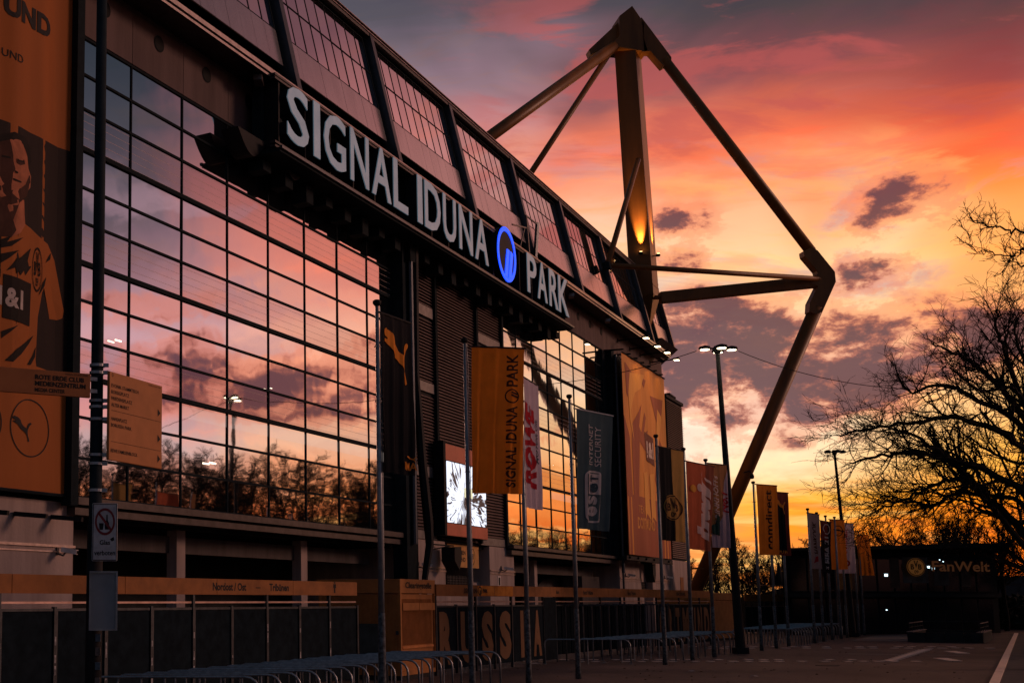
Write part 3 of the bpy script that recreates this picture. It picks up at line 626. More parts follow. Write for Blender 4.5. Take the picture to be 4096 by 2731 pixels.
MB().tube([PL(2717, 2440, 97.7), PL(2724, 2424, 97.65)], .56, 14).build('flange', m_yel, pyl)
a = PL(2795, 2272, 96.7); MB().tube([a - Vector((0,0,.06)), a + Vector((0,0,.06))], .55, 12).build('flange', m_yel, pyl)
# uplights on the shaft
for i, (px, py, dx, dy, lb) in enumerate(((2562, 1012, -.50, -1.18, 'small uplight on the front of the pylon shaft'), (2632, 1018, 1.0, -.64, 'small uplight on the right side of the pylon shaft'))):
    c = colpt(PL(2562, 1012, YC).z) + PB; c = c + Vector((dx, dy, 0))
    t = empty('pylon_uplight', c, 0, lb, 'uplight', 'uplights on the pylon shaft')
    MB().box(-.13, .13, -.13, .13, -.18, .0).build('housing', m_ink, t)
    MB().box(-.1, .1, -.1, .1, .003, .02).build('lens', mat('warm_lens', (1,.8,.5), .5, emit=(1,.62,.25), estr=14), t)
    MB().beam((0, 0, -.1), (-dx, -dy, -.12), .06, .06).build('arm', m_ink, t)
    L = bpy.data.lights.new('uplight_lamp', 'SPOT'); lo = bpy.data.objects.new('uplight_lamp', L); col.objects.link(lo); lo.parent = t
    L.energy = 7000; L.color = (1, .5, .16); L.spot_size = R(30); L.spot_blend = .9; L.shadow_soft_size = .08; lo.location = (0, 0, .1)
    tgt = Vector((-dx * .8, -dy * .8, 5.0)); lo.rotation_euler = (-tgt).to_track_quat('Z', 'Y').to_euler()
p = atY(2998, 1896, 93.5)
t = empty('dome_camera', p, 0, 'small dark dome camera hanging off the outrigger leg of the pylon', 'camera')
MB().tube([(-.42,0,.12),(-.1,0,.22),(.1,0,.2),(.17,0,.0)], .045, 6).build('arm', m_ink, t); MB().tube([(.17,0,.02),(.17,0,-.16),(.17,0,-.3),(.17,0,-.36)], [.12,.17,.16,.04], 10).build('dome', m_ink, t, smooth=True)

# ================================================================== ROOF SIGN
GW = 1.6
sg = fempty('rooftop_letter_sign', 0, 0, 0, 'long raised letter sign reading SIGNAL IDUNA PARK with a blue round emblem', 'letter sign')
MB().fb(-16.3, 17.6, .35, .75, 18.25, 20.45).build('backing_box', m_dark, sg)
for k in range(18):
    u = -16.1 + k * 1.97; MB().fb(u - .05, u + .05, .3, 1.35, 17.9, 20.55).build('sign_rib', m_ink, sg)
fr = MB()
for z in (18.05, 18.2, 20.55, 20.68): fr.fb(-16.5, 17.9, 1.2, 1.42, z - .04, z + .04)
fr.build('sign_rail', m_roof, sg)
MB().fb(-16.5, 17.9, .1, 1.6, 17.80, 17.95).build('sign_platform', m_frame, sg)
MB().fb(-16.5, 17.95, 1.61, 1.7, 17.90, 18.0).build('platform_trim', m_rib, sg)
for k in range(22):
    u = -16 + k * 1.6; h = .35 + .3 * ((k * 7) % 3) / 2; MB().fb(u - .28, u + .28, .15, .8, 17.7 - h, 17.71).build('bracket', m_frame, sg)
for uu in (-17.2, -14.2): 
    MB().prism([(uu - .95 + .12*i, 18.3 - (.75 * math.sin(math.pi * i / 16))) for i in range(17)], 1, -.9, -.2).build('cable_loop', m_ink, sg)
LT = [('S',1149,1235),('I',1255,1280),('G',1296,1383),('N',1402,1475),('A',1488,1564),('L',1574,1631),('I',1670,1689),('D',1699,1762),('U',1773,1824),('N',1837,1890),('A',1900,1953),('P',2109,2146),('A',2150,2188),('R',2197,2232),('K',2234,2275)]
def ucol(px, w, z):
    lo, hi = -40, 60
    for _ in range(50):
        m_ = (lo + hi) / 2; q = WU(m_, w, z) - Vector((0, 0, H)); f = Vector((0, math.cos(TILT), math.sin(TILT)))
        if PX + F * q.x / q.dot(f) < px: lo = m_
        else: hi = m_
    return lo
for ch, x0, x1 in LT:
    u0, u1 = ucol(x0, GW, 19.5), ucol(x1, GW, 19.5)
    vs, fs, asp = glyphs(ch, .012 if ch != 'I' else .0, .14)
    b = MB().add([(u0 + v.x*(u1-u0), -(1.57 + (v.z + .14)/.28*.04), 18.42 + v.y*2.12) for v in vs], fs)
    o = b.build('sign_letter', m_letter, sg)
    b = MB().add([(u0 + v.x*(u1-u0+.0), -(1.05 + (v.z + .14)/.28*.515), 18.42 + v.y*2.12) for v in vs], fs); b.build('letter_return', m_ink, o)
m_blue = mat('blue_light', (.02,.12,.8), .5, emit=(.003,.09,1.0), estr=1.0, var=.05)
cu_ = (ucol(1994, 1.7, 19.6) + ucol(2068, 1.7, 19.6)) / 2; rr_ = (ucol(2068, 1.7, 19.6) - ucol(1994, 1.7, 19.6)) / 2; cz_ = 19.62; rz_ = 1.42
lg = MB().prism([(cu_ + rr_*math.cos(i*math.pi/20), cz_ + rz_*math.sin(i*math.pi/20)) for i in range(40)], 1, -1.62, -1.3).build('emblem_disc', m_ink, sg)
for i, sh in enumerate(sig_logo(0, 0, rz_, .16, sq=rr_/rz_)):
    b = MB(); n = len(sh[0]); b.add([(cu_ + x, -1.66, cz_ + y) for x, y in sh[0]] + [(cu_ + x, -1.625, cz_ + y) for x, y in sh[0]], [f for f in sh[1]] + [tuple(v + n for v in f) for f in sh[1]])
    b.build('emblem_bar' if i else 'emblem_ring', m_blue, lg)
# scaffold frame above the emblem
t = fempty('lifting_frame', ucol(2135, 1.3, 21.5), 1.2, 20.95, 'small steel hoist frame standing on the ledge above the PARK letters', 'hoist frame')
MB().beam((-.6,0,0), (-.9,0,2.0), .12, .12).beam((.5,0,0), (.75,-.1,2.0), .16, .16).beam((-.9,0,2.0), (.75,-.1,1.9), .07, .07).beam((-3.2,0,.9), (-.9,0,1.3), .07, .07).beam((-2.0,0,0), (-1.2,0,1.2), .06, .06).build('frame', m_rib, t)
for (px, py, lb) in ((2285, 1178, 'small floodlight bracket under the ledge just right of the letter K'), (2430, 1278, 'small floodlight bracket under the ledge nearer the orange banner'), (1035, 315, 'small floodlight bracket under the ledge left of the letter S')):
    u, z = fac(px, py, .9); t = fempty('floodlight', u, .9, z, lb, 'floodlight', 'unlit floodlights under the ledge')
    MB().box(-.1,.1,-.1,.1,-.02,.3).build('stem', m_frame, t); MB().beam((-.25,-.1,-.05),(.25,.1,-.1), .3, .2).build('lamp_head', m_ledge, t)
# spotlights on arms over the orange banner
for (bx_, by_, lx, lb) in ((2470,1363,2557,'lit spotlight on an arm, leftmost above the orange banner'),(2519,1396,2604,'lit spotlight on an arm, second from the left above the orange banner'),(2560,1420,2644,'lit spotlight on an arm, third from the left above the orange banner'),(2600,1449,2686,'lit spotlight on an arm at the far building corner')):
    u, z = fac(bx_, by_, .03); t = fempty('spotlight', u, .03, z, lb, 'spotlight', 'lit spotlights above the orange banner')
    MB().tube([(0,0,0),(0,-1.9,.05)], .05, 6).box(-.12,.12,-.05,0,-.15,.15).build('arm', m_ink, t)
    MB().box(-.28,.28,-2.15,-1.75,-.02,.12).build('lamp_head', m_ink, t); MB().box(-.24,.24,-2.12,-1.78,-.045,-.022).build('lens', mat('lamp_lens', (1,.9,.8), .5, emit=(1,.74,.45), estr=6), t)
    L = bpy.data.lights.new('spot_lamp', 'SPOT'); lo = bpy.data.objects.new('spot_lamp', L); col.objects.link(lo); lo.parent = t
    L.energy = 260; L.color = (1,.55,.2); L.spot_size = R(100); L.spot_blend = 1; L.shadow_soft_size = .2; lo.location = (0,-1.95,-.1); lo.rotation_euler = (R(-14), 0, 0)

# ================================================================== LED SCREEN
def screen_mat():
    m = bpy.data.materials.new('led_picture'); m.use_nodes = True; t = m.node_tree; b = t.nodes['Principled BSDF']
    tc_ = t.nodes.new('ShaderNodeTexCoord'); sp = t.nodes.new('ShaderNodeSeparateXYZ'); t.links.new(tc_.outputs['Object'], sp.inputs[0])
    def mth(op, a, b_=None):
        n = t.nodes.new('ShaderNodeMath'); n.operation = op
        for i, v in enumerate((a, b_)):
            if v is None: continue
            if isinstance(v, (int, float)): n.inputs[i].default_value = v
            else: t.links.new(v, n.inputs[i])
        return n.outputs[0]
    x = mth('SUBTRACT', sp.outputs[0], -.5); y = mth('SUBTRACT', sp.outputs[2], 1.75)
    an = mth('ARCTAN2', y, x); rad = mth('SQRT', mth('ADD', mth('MULTIPLY', x, x), mth('MULTIPLY', y, y)))
    cm = t.nodes.new('ShaderNodeCombineXYZ'); t.links.new(mth('MULTIPLY', an, 5.5), cm.inputs[0]); t.links.new(mth('MULTIPLY', rad, .7), cm.inputs[1])
    nz = t.nodes.new('ShaderNodeTexNoise'); nz.inputs['Scale'].default_value = 1.6; nz.inputs['Detail'].default_value = 5; nz.inputs['Distortion'].default_value = 1.2; t.links.new(cm.outputs[0], nz.inputs['Vector'])
    n2_ = t.nodes.new('ShaderNodeTexNoise'); n2_.inputs['Scale'].default_value = .8; n2_.inputs['Detail'].default_value = 2; t.links.new(tc_.outputs['Object'], n2_.inputs['Vector'])
    v = mth('ADD', nz.outputs[0], mth('MULTIPLY', mth('SUBTRACT', n2_.outputs[0], .5), .9))
    mr = t.nodes.new('ShaderNodeMapRange'); mr.inputs[1].default_value = .42; mr.inputs[2].default_value = .50; t.links.new(v, mr.inputs[0])
    mx = t.nodes.new('ShaderNodeMix'); mx.data_type = 'RGBA'; mx.inputs[6].default_value = (.006,.008,.012,1); mx.inputs[7].default_value = (.80,.86,1.0,1); t.links.new(mr.outputs[0], mx.inputs[0])
    t.links.new(mx.outputs[2], b.inputs['Emission Color']); b.inputs['Emission Strength'].default_value = 1.15; b.inputs['Base Color'].default_value = (.01,.01,.01,1)
    return m
SU = (.62, 5.95)
t = fempty('led_screen', (SU[0]+SU[1])/2, .1, 5.15, 'lit screen showing a black and white picture on the louvred wall', 'screen')
hw = (SU[1]-SU[0])/2
MB().box(-hw-.28, -hw-.02, -.5, 0, 0, 4.35).build('side_cheek', m_black, t)
MB().box(-hw, hw, -.42, 0, 0, 4.25).build('cabinet', m_black, t)
mred = mat('screen_red', (.30,.07,.045), .45, 0, .3, .9, emit=(.22,.035,.02), estr=.3)
for k in range(4):
    a_, b_ = -hw + k*hw/2, -hw + (k+1)*hw/2
    MB().box(a_+.004, b_-.004, -.45, -.422, .02, .58).build('red_panel', mred, t); MB().box(a_+.004, b_-.004, -.45, -.422, 3.5, 4.24).build('red_panel', mred, t)
MB().box(-hw + .22, hw - .12, -.445, -.422, .62, 3.45).build('picture', screen_mat(), t)
deco([rect(-hw*.12, hw*.28, 1.9, 2.35)], lambda x, y: (x, -.449, y), 'picture_detail', mat('picture_cream', (.3,.3,.2), .5, emit=(.8,.78,.5), estr=.9), t)
deco([rect(-.02+hw*.05, .03+hw*.05, 2.05, 2.2), rect(.17+hw*.05, .22+hw*.05, 2.05, 2.2)], lambda x, y: (x, -.452, y), 'picture_detail', m_black, t)

# ================================================================== WALL BANNERS
m_bor = mat('banner_orange', (.34,.10,.018), .7, 0, .10, .8, trans=0, streak=True)
m_bdk = mat('banner_dark', (.016,.010,.010), .75, 0, .3, 1.2, streak=True)
m_skin = mat('print_skin', (.36,.13,.07), .75, 0, .3, 1.6); m_hair = mat('print_hair', (.012,.01,.01), .8)
WBn = .3
t = fempty('player_banner', -26.42, WBn, 5.1, 'tall orange banner with a footballer print at the left edge of the facade', 'banner'); bz = 5.1
Lb, Hb = -7.0, 20.5
def wave(x, y): return -.02 - .05 * (math.sin(x * 2.3) + .6 * math.sin(x * 5.1 + y * .1)) * (1 - abs((y / Hb) * 2 - 1) ** 4)
def sheet(x0, x1, y0, y1, nx, ny, fn, name, m, parent):
    b = MB(); b.v = [tuple(fn(x0 + (x1-x0)*i/nx, y0 + (y1-y0)*j/ny)) for j in range(ny+1) for i in range(nx+1)]
    b.f = [(j*(nx+1)+i, j*(nx+1)+i+1, (j+1)*(nx+1)+i+1, (j+1)*(nx+1)+i) for j in range(ny) for i in range(nx)]
    o = b.build(name, m, parent, smooth=True); return o
BF = lambda d: (lambda x, y: (x, wave(x, y) - d, y))
sheet(Lb, 0, 0, Hb, 80, 60, BF(0), 'cloth', m_bor, t)
def bp_(px, py):
    u, z = fac(px, py, WBn); return (u + 26.42, z - bz)
def bpc(pts, s=.5741, ox=0, oy=0): return poly([bp_(ox + x*s, oy + y*s) for x, y in pts])
zs = bp_(270, 605)[1]; zl = bp_(250, 1490)[1]
deco([rect(Lb, 0, zl - .1, zs)], BF(.012), 'dark_print', m_bdk, t, .6)
# figure (crop coordinates of the two left tiles)
jersey = [(0,60),(60,20),(150,-10),(205,25),(260,80),(330,135),(385,250),(410,400),(440,600),(432,650),(400,662),(345,655),(300,440),(285,470),(270,560),(255,640),(250,740),(240,940),(245,985),(350,1022),(0,1015)]
deco([poly([bp_(x*.5741, 900 + y*.5741) for x, y in [(-420,1015),(-420,60)] + jersey])], BF(.024), 'jersey_print', m_bor, t, .6)
deco([poly([bp_(x*.5741, 900 + y*.5741) for x, y in [(-40,-170),(150,-170),(155,-60),(160,5),(120,60),(60,90),(0,80),(-40,40)]])], BF(.030), 'neck_print', m_skin, t, .5)
deco([poly([bp_(x*.5741, y*.5741) for x, y in [(-70,1160),(-60,1040),(-10,980),(60,965),(120,985),(160,1040),(180,1110),(186,1180),(205,1235),(200,1310),(180,1335),(170,1370),(120,1410),(60,1430),(0,1410),(-50,1330)]])], BF(.036), 'face_print', m_skin, t, .5)
m_sks = mat('print_skin_dark', (.055,.022,.016), .8)
deco([poly([bp_(x*.5741, y*.5741) for x, y in q]) for q in ([(-70,1160),(-60,1040),(-10,980),(50,968),(60,1010),(70,1080),(72,1130),(84,1185),(70,1210),(66,1250),(60,1290),(60,1430),(0,1410),(-50,1330)], [(60,1330),(120,1318),(160,1290),(184,1240),(196,1262),(184,1330),(170,1370),(120,1412),(60,1430)], [(92,1112),(150,1120),(156,1150),(120,1158),(95,1140)], [(186,1230),(196,1225),(200,1275),(190,1290)])], BF(.039), 'face_shading', m_sks, t, .5)
deco([poly([bp_(x*.5741, 900 + y*.5741) for x, y in [(-40,-170),(120,-170),(95,-100),(70,-30),(90,40),(60,88),(0,80),(-40,40)]])], BF(.034), 'neck_shading', m_sks, t, .5)
deco([poly([bp_(x*.5741, y*.5741) for x, y in [(-80,1140),(-70,1000),(0,940),(80,925),(150,960),(200,1040),(205,1130),(186,1180),(175,1090),(140,1010),(60,975),(-10,990),(-60,1060)]])] +
     [poly([bp_(x*.5741, y*.5741) for x, y in q]) for q in ([(100,1118),(150,1128),(152,1140),(105,1132)], [(5,1080),(55,1098),(55,1110),(5,1095)], [(80,1190),(100,1205),(102,1215),(85,1212)], [(70,1245),(125,1270),(125,1282),(75,1262)])], BF(.042), 'hair_and_features', m_hair, t, .5)
zig = [[(0,100),(60,80),(35,120),(145,90),(60,150),(0,160)], [(0,200),(110,180),(50,230),(0,265)], [(30,320),(85,250),(100,230),(110,240),(205,165),(180,250),(190,290),(210,290),(160,355),(150,320),(120,355),(110,325),(95,345),(85,300)], [(310,265),(330,225),(355,195),(350,240)], [(258,495),(290,400),(315,365),(300,430)], [(0,740),(105,700),(60,740),(0,790)], [(20,945),(90,870),(160,820),(225,770),(190,830),(130,900),(70,955)], [(178,975),(215,910),(240,850),(235,920),(205,975)]]
for z in zig: deco([poly([bp_(x*.5741, 900 + y*.5741) for x, y in z])], BF(.036), 'zigzag_print', m_hair, t, .5)
deco([poly([bp_(x*.5741, 900 + y*.5741) for x, y in [(14,340),(206,412),(194,708),(6,645)]])], BF(.040), 'chest_square', m_hair, t, .5)
a0, a1 = bp_(18, 1290), bp_(108, 1300); z_a, z_b = bp_(60, 1232)[1], bp_(60, 1150)[1]
deco([fit('1&1', bp_(17,0)[0], bp_(105,0)[0], bp_(60, 1238)[1], bp_(60, 1160)[1], bold=.04)], BF(.046), 'chest_lettering', mat('print_grey', (.42,.38,.37), .7), t, .4)
cB = bp_(143, 1080); rB = abs(bp_(163,1080)[0]-bp_(123,1080)[0])/2
deco(bvb(cB[0], cB[1], rB, .62), BF(.042), 'crest_print', m_hair, t, .3)
ux0, ux1 = bp_(14, 75)[0], bp_(204, 75)[0]; uz0, uz1 = bp_(110, 135)[1], bp_(110, 62)[1]
deco([fit('UND', ux0, ux1, uz0 + .18, uz1 + .28, bold=.045), fit('DORTM', ux0 - (ux1-ux0)*1.78, ux0 - .25, uz0 + .18, uz1 + .28, bold=.045)], BF(.014), 'lettering', m_ink, t, .5)
sx0, sx1 = bp_(8, 220)[0], bp_(84, 220)[0]; sz0, sz1 = bp_(50, 243)[1], bp_(50, 212)[1]
deco([fit('UND', sx0, sx1, sz0, sz1), rect(sx0 - .5, sx0 - .1, sz0 - .1, sz0 - .04)], BF(.014), 'small_lettering', m_ink, t, .5)
cP = bp_(116, 1712); rx_ = abs(bp_(197,1712)[0]-bp_(34,1712)[0])/2; rzz = abs(bp_(116,1600)[1]-bp_(116,1832)[1])/2
deco([ring(cP[0], cP[1], rx_, rzz, .035, 60), ring(cP[0] - 2.35*rx_, cP[1], rx_, rzz, .035, 60), catshape(bp_(78,0)[0], bp_(157,0)[0], bp_(116,1768)[1], bp_(116,1673)[1])], BF(.014), 'puma_print', m_ink, t, .5)
MB().tube([(Lb, -.02, -.04), (0, -.02, -.04)], .05, 6).build('bottom_rail', m_frame, t)
MB().box(.02, .34, -.25, .1, -.3, Hb + .5).build('frame_post', m_frame, t)
for k in range(3):
    MB().beam((-3.2 + k*1.5, .25, -.62), (-2.9 + k*1.5, -.6, -.7), .16, .12).build('bottom_bracket', m_ink, t)

u0b, z1b = fac(2485, 1405, 1.2); u1b = fu(2655, 1505, 1.2)
t = fempty('jersey_banner', u0b, 1.2, 5.2, 'huge orange banner printed with a football shirt left of the building corner', 'banner')
WB, HB = u1b - u0b, 13.4
m_b2 = mat('banner2_orange', (.78,.30,.05), .6, 0, .10, .6, streak=True)
m_b2d = mat('banner2_red', (.40,.105,.05), .65, 0, .12, .6, streak=True); m_b2l = mat('banner2_light', (.90,.42,.08), .6, 0, .1, .6, streak=True)
def wv(d): return lambda x, y: (x, -.025*math.sin(x*1.9 + .5*math.sin(y*.3)) - .006*math.sin(x*7) - d, y)
sheet(0, WB, 0, HB, 90, 30, wv(0), 'cloth', m_b2, t)
def b2(fx, fy): return (fx*WB, fy*HB)
def q2(pts): return poly([b2(x/380, 1 - y/1540) for x, y in pts])
deco([rect(0, WB, 0, HB*.30)], wv(.01), 'red_print', m_b2d, t, .6)
for q in ([(20,60),(130,150),(90,190),(60,230),(35,330),(25,300)], [(155,90),(200,110),(185,180),(150,130)], [(230,220),(350,200),(335,330),(310,480)], [(0,480),(40,640),(50,1100),(0,1100)], [(60,640),(70,520),(110,430),(150,330),(120,520),(140,560),(180,380),(190,420),(165,560),(200,520),(180,700),(120,640),(100,1100),(60,1100)], [(250,900),(280,700),(290,500),(330,620),(370,800),(380,1000),(340,900),(320,1100),(290,1100)], [(200,600),(235,560),(240,640),(210,660)]): deco([q2(q)], wv(.016), 'zigzag_print', m_b2d, t, .6)
for q in ([(60,120),(190,70),(150,200),(100,260),(60,420),(80,650),(50,500),(40,300)], [(150,880),(180,860),(200,1250),(170,1200),(150,1250)], [(200,880),(235,860),(245,1250),(215,1220),(205,1290)], [(300,300),(330,350),(300,600),(270,640)]): deco([q2(q)], wv(.022), 'light_print', m_b2l, t, .6)
deco([q2([(170,540),(245,570),(250,800),(180,770)])], wv(.028), 'chest_square', mat('banner2_dark', (.16,.05,.035), .7), t, .6)
deco([fit('1&1', *[v for v in (b2(185/380,0)[0], b2(238/380,0)[0], b2(0,1-745/1540)[1], b2(0,1-610/1540)[1])], bold=.05)], wv(.034), 'chest_lettering', mat('print_pale', (.75,.62,.55), .7), t, .5)
deco([fit('DORTMUND', WB*.22, WB*.60, HB*.135, HB*.195, bold=.03), fit('TEAM', WB*.24, WB*.42, HB*.215, HB*.255)], wv(.02), 'lettering', mat('print_gold', (.75,.33,.08), .7), t, .5)
MB().tube([(0,-.05,HB+.03),(WB,-.05,HB+.03)], .05, 6).build('top_rail', m_frame, t)
for k in range(7): MB().beam((WB*k/6.5, 1.18, HB+.25), (WB*k/6.5, -.15, HB+.2), .1, .1).beam((WB*k/6.5, 1.18, HB+.05), (WB*k/6.5, 1.18, HB+.45), .14, .14).build('top_bracket', m_frame, t)
for k in range(6): MB().beam((WB*k/5.5, 1.18, -.25), (WB*k/5.5, -.1, -.2), .14, .14).build('bottom_bracket', m_frame, t)
MB().box(-.6, WB+.3, 0, .25, -.38, -.1).build('bottom_rail', m_ink, t)

t = fempty('floodlight', 49.5, -.2, 18.26, 'small dark floodlight on top of the louvred wing at the building corner', 'floodlight')
MB().beam((-.3,0,0),(.1,0,.35), .08, .08).build('stem', m_ink, t); MB().beam((0,0,.38),(1.3,-.2,.18), .4, .16).build('lamp_head', m_ink, t, bevel=.03)

# ================================================================== FENCE LINE
FAZ = R(34.7); FO = Vector((5.1, 36, 0)); FD = Vector((math.sin(FAZ), math.cos(FAZ), 0)); FNn = Vector((math.cos(FAZ), -math.sin(FAZ), 0)); FRZ = R(90) - FAZ
def fs(px, py=2420, w=0.0):
    d = ray(px, py); C = Vector((0, 0, H)); t = (FO + FNn * w - C).dot(FNn) / d.dot(FNn); q = C + d * t; return (q - FO).dot(FD), q.z
def FWp(s, w=0, z=0): return FO + FD * s + FNn * w + Vector((0, 0, z))
sL0, sL1 = fs(0)[0] - 3, fs(1425)[0]; sR0, sR1 = fs(1739)[0], fs(2835)[0]
ft = empty('perimeter_fence', FO, FRZ, 'dark gated perimeter fence with an orange name beam above it in front of the stadium', 'fence')
def fbox(s0, s1, z0, z1, w0=-.04, w1=.04): return MB().box(s0, s1, -w1, -w0, z0, z1)
def beam_run(s0, s1, step):
    n = max(1, round((s1 - s0) / step))
    for k in range(n):
        a, b = s0 + (s1-s0)*k/n, s0 + (s1-s0)*(k+1)/n
        fbox(a + .008, b - .008, 2.33, 2.68, -.06, .06).build('name_beam', m_fyel, ft)
    fbox(s0, s1, 2.14, 2.18, -.02, .02).build('guard_rail', mat('rail_pink', (.45,.33,.30), .35, .7), ft)
beam_run(sL0, sL1 - .05, 3.4); beam_run(sR0, sR1, 2.6)
def panels(s0, s1, step, z1=2.05, tops=True, light=True):
    n = max(1, round((s1 - s0) / step))
    for k in range(n + 1):
        s = s0 + (s1-s0)*k/n
        p = fbox(s - .035, s + .035, 0, 2.34 if k % 2 == 0 else z1 + .03, -.03, .05).build('fence_post', m_post, ft)
        if k < n:
            e = s0 + (s1-s0)*(k+1)/n
            g = fbox(s + .05, e - .05, .16, z1, -.015, .015).build('gate_panel', m_fpan, ft)
            fbox(s + .05, e - .05, z1 - .05, z1 + .0, -.03, .03).build('top_bar', m_post, g)
            fbox(s + .05, s + .085, .16, z1 - .05, -.025, .03).build('side_bar', m_post, g)
            if light:
                for q in range(rr.randint(2, 5)):
                    zz = rr.uniform(.5, 1.6); MB().box(s - .022, s + .022, -.056, -.052, zz, zz + rr.uniform(.05, .2)).build('sticker', mat('sticker_pale', (.34,.34,.36), .6, 0, .6, 9), p)
panels(sL0, sL1, 1.42)
sa_, sb_ = fs(2170)[0], fs(2217)[0]; sc_, sd_2 = fs(2625)[0], sR1
panels(sR0, sa_, 1.55, light=False)
fbox(sa_, sb_, .1, 2.3, -.04, .06).build('dark_door', m_fpan, ft)
# narrow turnstile lanes
n = 13
for k in range(n + 1):
    s = sb_ + (sc_ - sb_) * k / n
    p = MB().tube([(s, -.05, 0), (s, -.05, 2.05)], .032, 6).build('turnstile_post', m_post, ft)
    MB().tube([(s + .12, -1.0, .3), (s + .12, -1.0, 2.0), (s + .12, -.2, 2.05)], .022, 5).build('turnstile_frame', m_post, ft)
    if k < n: fbox(s + .06, s + (sc_-sb_)/n - .06, .2, 2.0, -.5, -.46).build('turnstile_panel', m_fpan, ft)
for k in range(6): s = sb_ + (sc_ - sb_) * k / 5; fbox(s - .03, s + .03, 2.0, 2.34).build('beam_post', m_post, ft)
fbox(sb_, sc_, 2.0, 2.05, -.03, .03).build('top_bar', m_post, ft)
panels(sc_, sd_2, 1.7, light=False)
m_ftx = mat('fence_lettering', (.19,.095,.045), .7, 0, .12, 2)
def ftext(txt, x0, x1, z0, z1, m, w=.064, bold=.03, nm='lettering'):
    a, b = fs(x0)[0], fs(x1)[0]; deco([fit(txt, a, b, z0, z1, bold=bold)], lambda x, y: (x, -w, y), nm, m, ft)
for ch, x0, x1 in (('R',1753,1806),('U',1838,1890),('S',1922,1967),('S',1993,2039),('I',2077,2090),('A',2128,2160),('O',2634,2655),('R',2666,2688),('T',2698,2717),('M',2726,2750),('U',2760,2778),('N',2786,2804),('D',2812,2832)):
    ftext(ch, x0, x1, .28, 1.86, m_ftx, .02 + .006, .06 if ch != 'I' else 0, 'painted_letter')
for txt, x0, x1 in (('Nordost / Ost', 842, 976), ('–', 1014, 1033), ('Tribünen', 1069, 1147)): ftext(txt, x0, x1, 2.42 if txt != '–' else 2.485, 2.60 if txt != '–' else 2.505, m_ink)
a_ = fs(1331)[0]
deco([disc(a_, 2.655, .045, .02, 16), rect(a_ - .07, a_ + .07, 2.52, 2.62), rect(a_ - .035, a_ + .035, 2.39, 2.53)], lambda x, y: (x, -.064, y), 'figure_symbol', m_ink, ft)
for txt, x0, x1 in (('SIGNAL IDUNA', 1850, 1905), ('PARK', 1925, 1943), ('Nord Tribüne', 2328, 2367), ('Nord Tribüne', 2506, 2538), ('Block', 2220, 2231), ('SIGNAL IDUNA PARK', 2702, 2737)):
    h = .16 if len(txt) > 5 else .12; ftext(txt, x0, x1, 2.5 - h/2, 2.5 + h/2, m_ink)
deco([q for q in sig_logo(fs(1914)[0], 2.5, .15, .16)], lambda x, y: (x, -.064, y), 'emblem', m_ink, ft)
fbox(fs(1905)[0], fs(1971)[0], 2.35, 2.66, .061, .063).build('foil_panel', mat('orange_foil', (.85,.35,.08), .25, .4, .3, 3), ft)
deco([q for q in sig_logo(fs(1914)[0], 2.5, .13, .16)] + [fit('PARK', fs(1926)[0], fs(1944)[0], 2.44, 2.57)], lambda x, y: (x, -.066, y), 'lettering', m_ink, ft)
fbox(fs(1973)[0], fs(2046)[0], 2.35, 2.66, .061, .063).build('foil_panel', MATS['orange_foil'], ft)
# fence beyond the second kiosk
ft2 = empty('far_fence', FWp(0), FRZ, 'far stretch of dark fence with a dim orange beam beyond the second kiosk', 'fence')
q0, q1 = ground(2985, 2532), ground(3190, 2529)
ft2.location = q0; ft2.rotation_euler = (0, 0, math.atan2(q1.y - q0.y, q1.x - q0.x)); LL = (q1 - q0).length
for k in range(3): MB().box(LL*k/3+.01, LL*(k+1)/3-.01, -.06, .06, 2.15, 2.62).build('name_beam', m_fyel, ft2)
for k in range(9): MB().box(LL*k/8-.03, LL*k/8+.03, -.04, .04, 0, 2.2).build('fence_post', m_post, ft2)
for k in range(8): MB().box(LL*k/8+.05, LL*(k+1)/8-.05, -.02, .02, .1, 1.75).build('gate_panel', m_fpan, ft2)
MB().box(0, LL, -.03, .03, 1.78, 1.84).build('guard_rail', MATS['rail_pink'], ft2)
deco([fit('Nord Tribüne', LL*.12, LL*.32, 2.3, 2.5), fit('Nord', LL*.68, LL*.8, 2.3, 2.5)], lambda x, y: (x, -.063, y), 'lettering', m_ink, ft2)

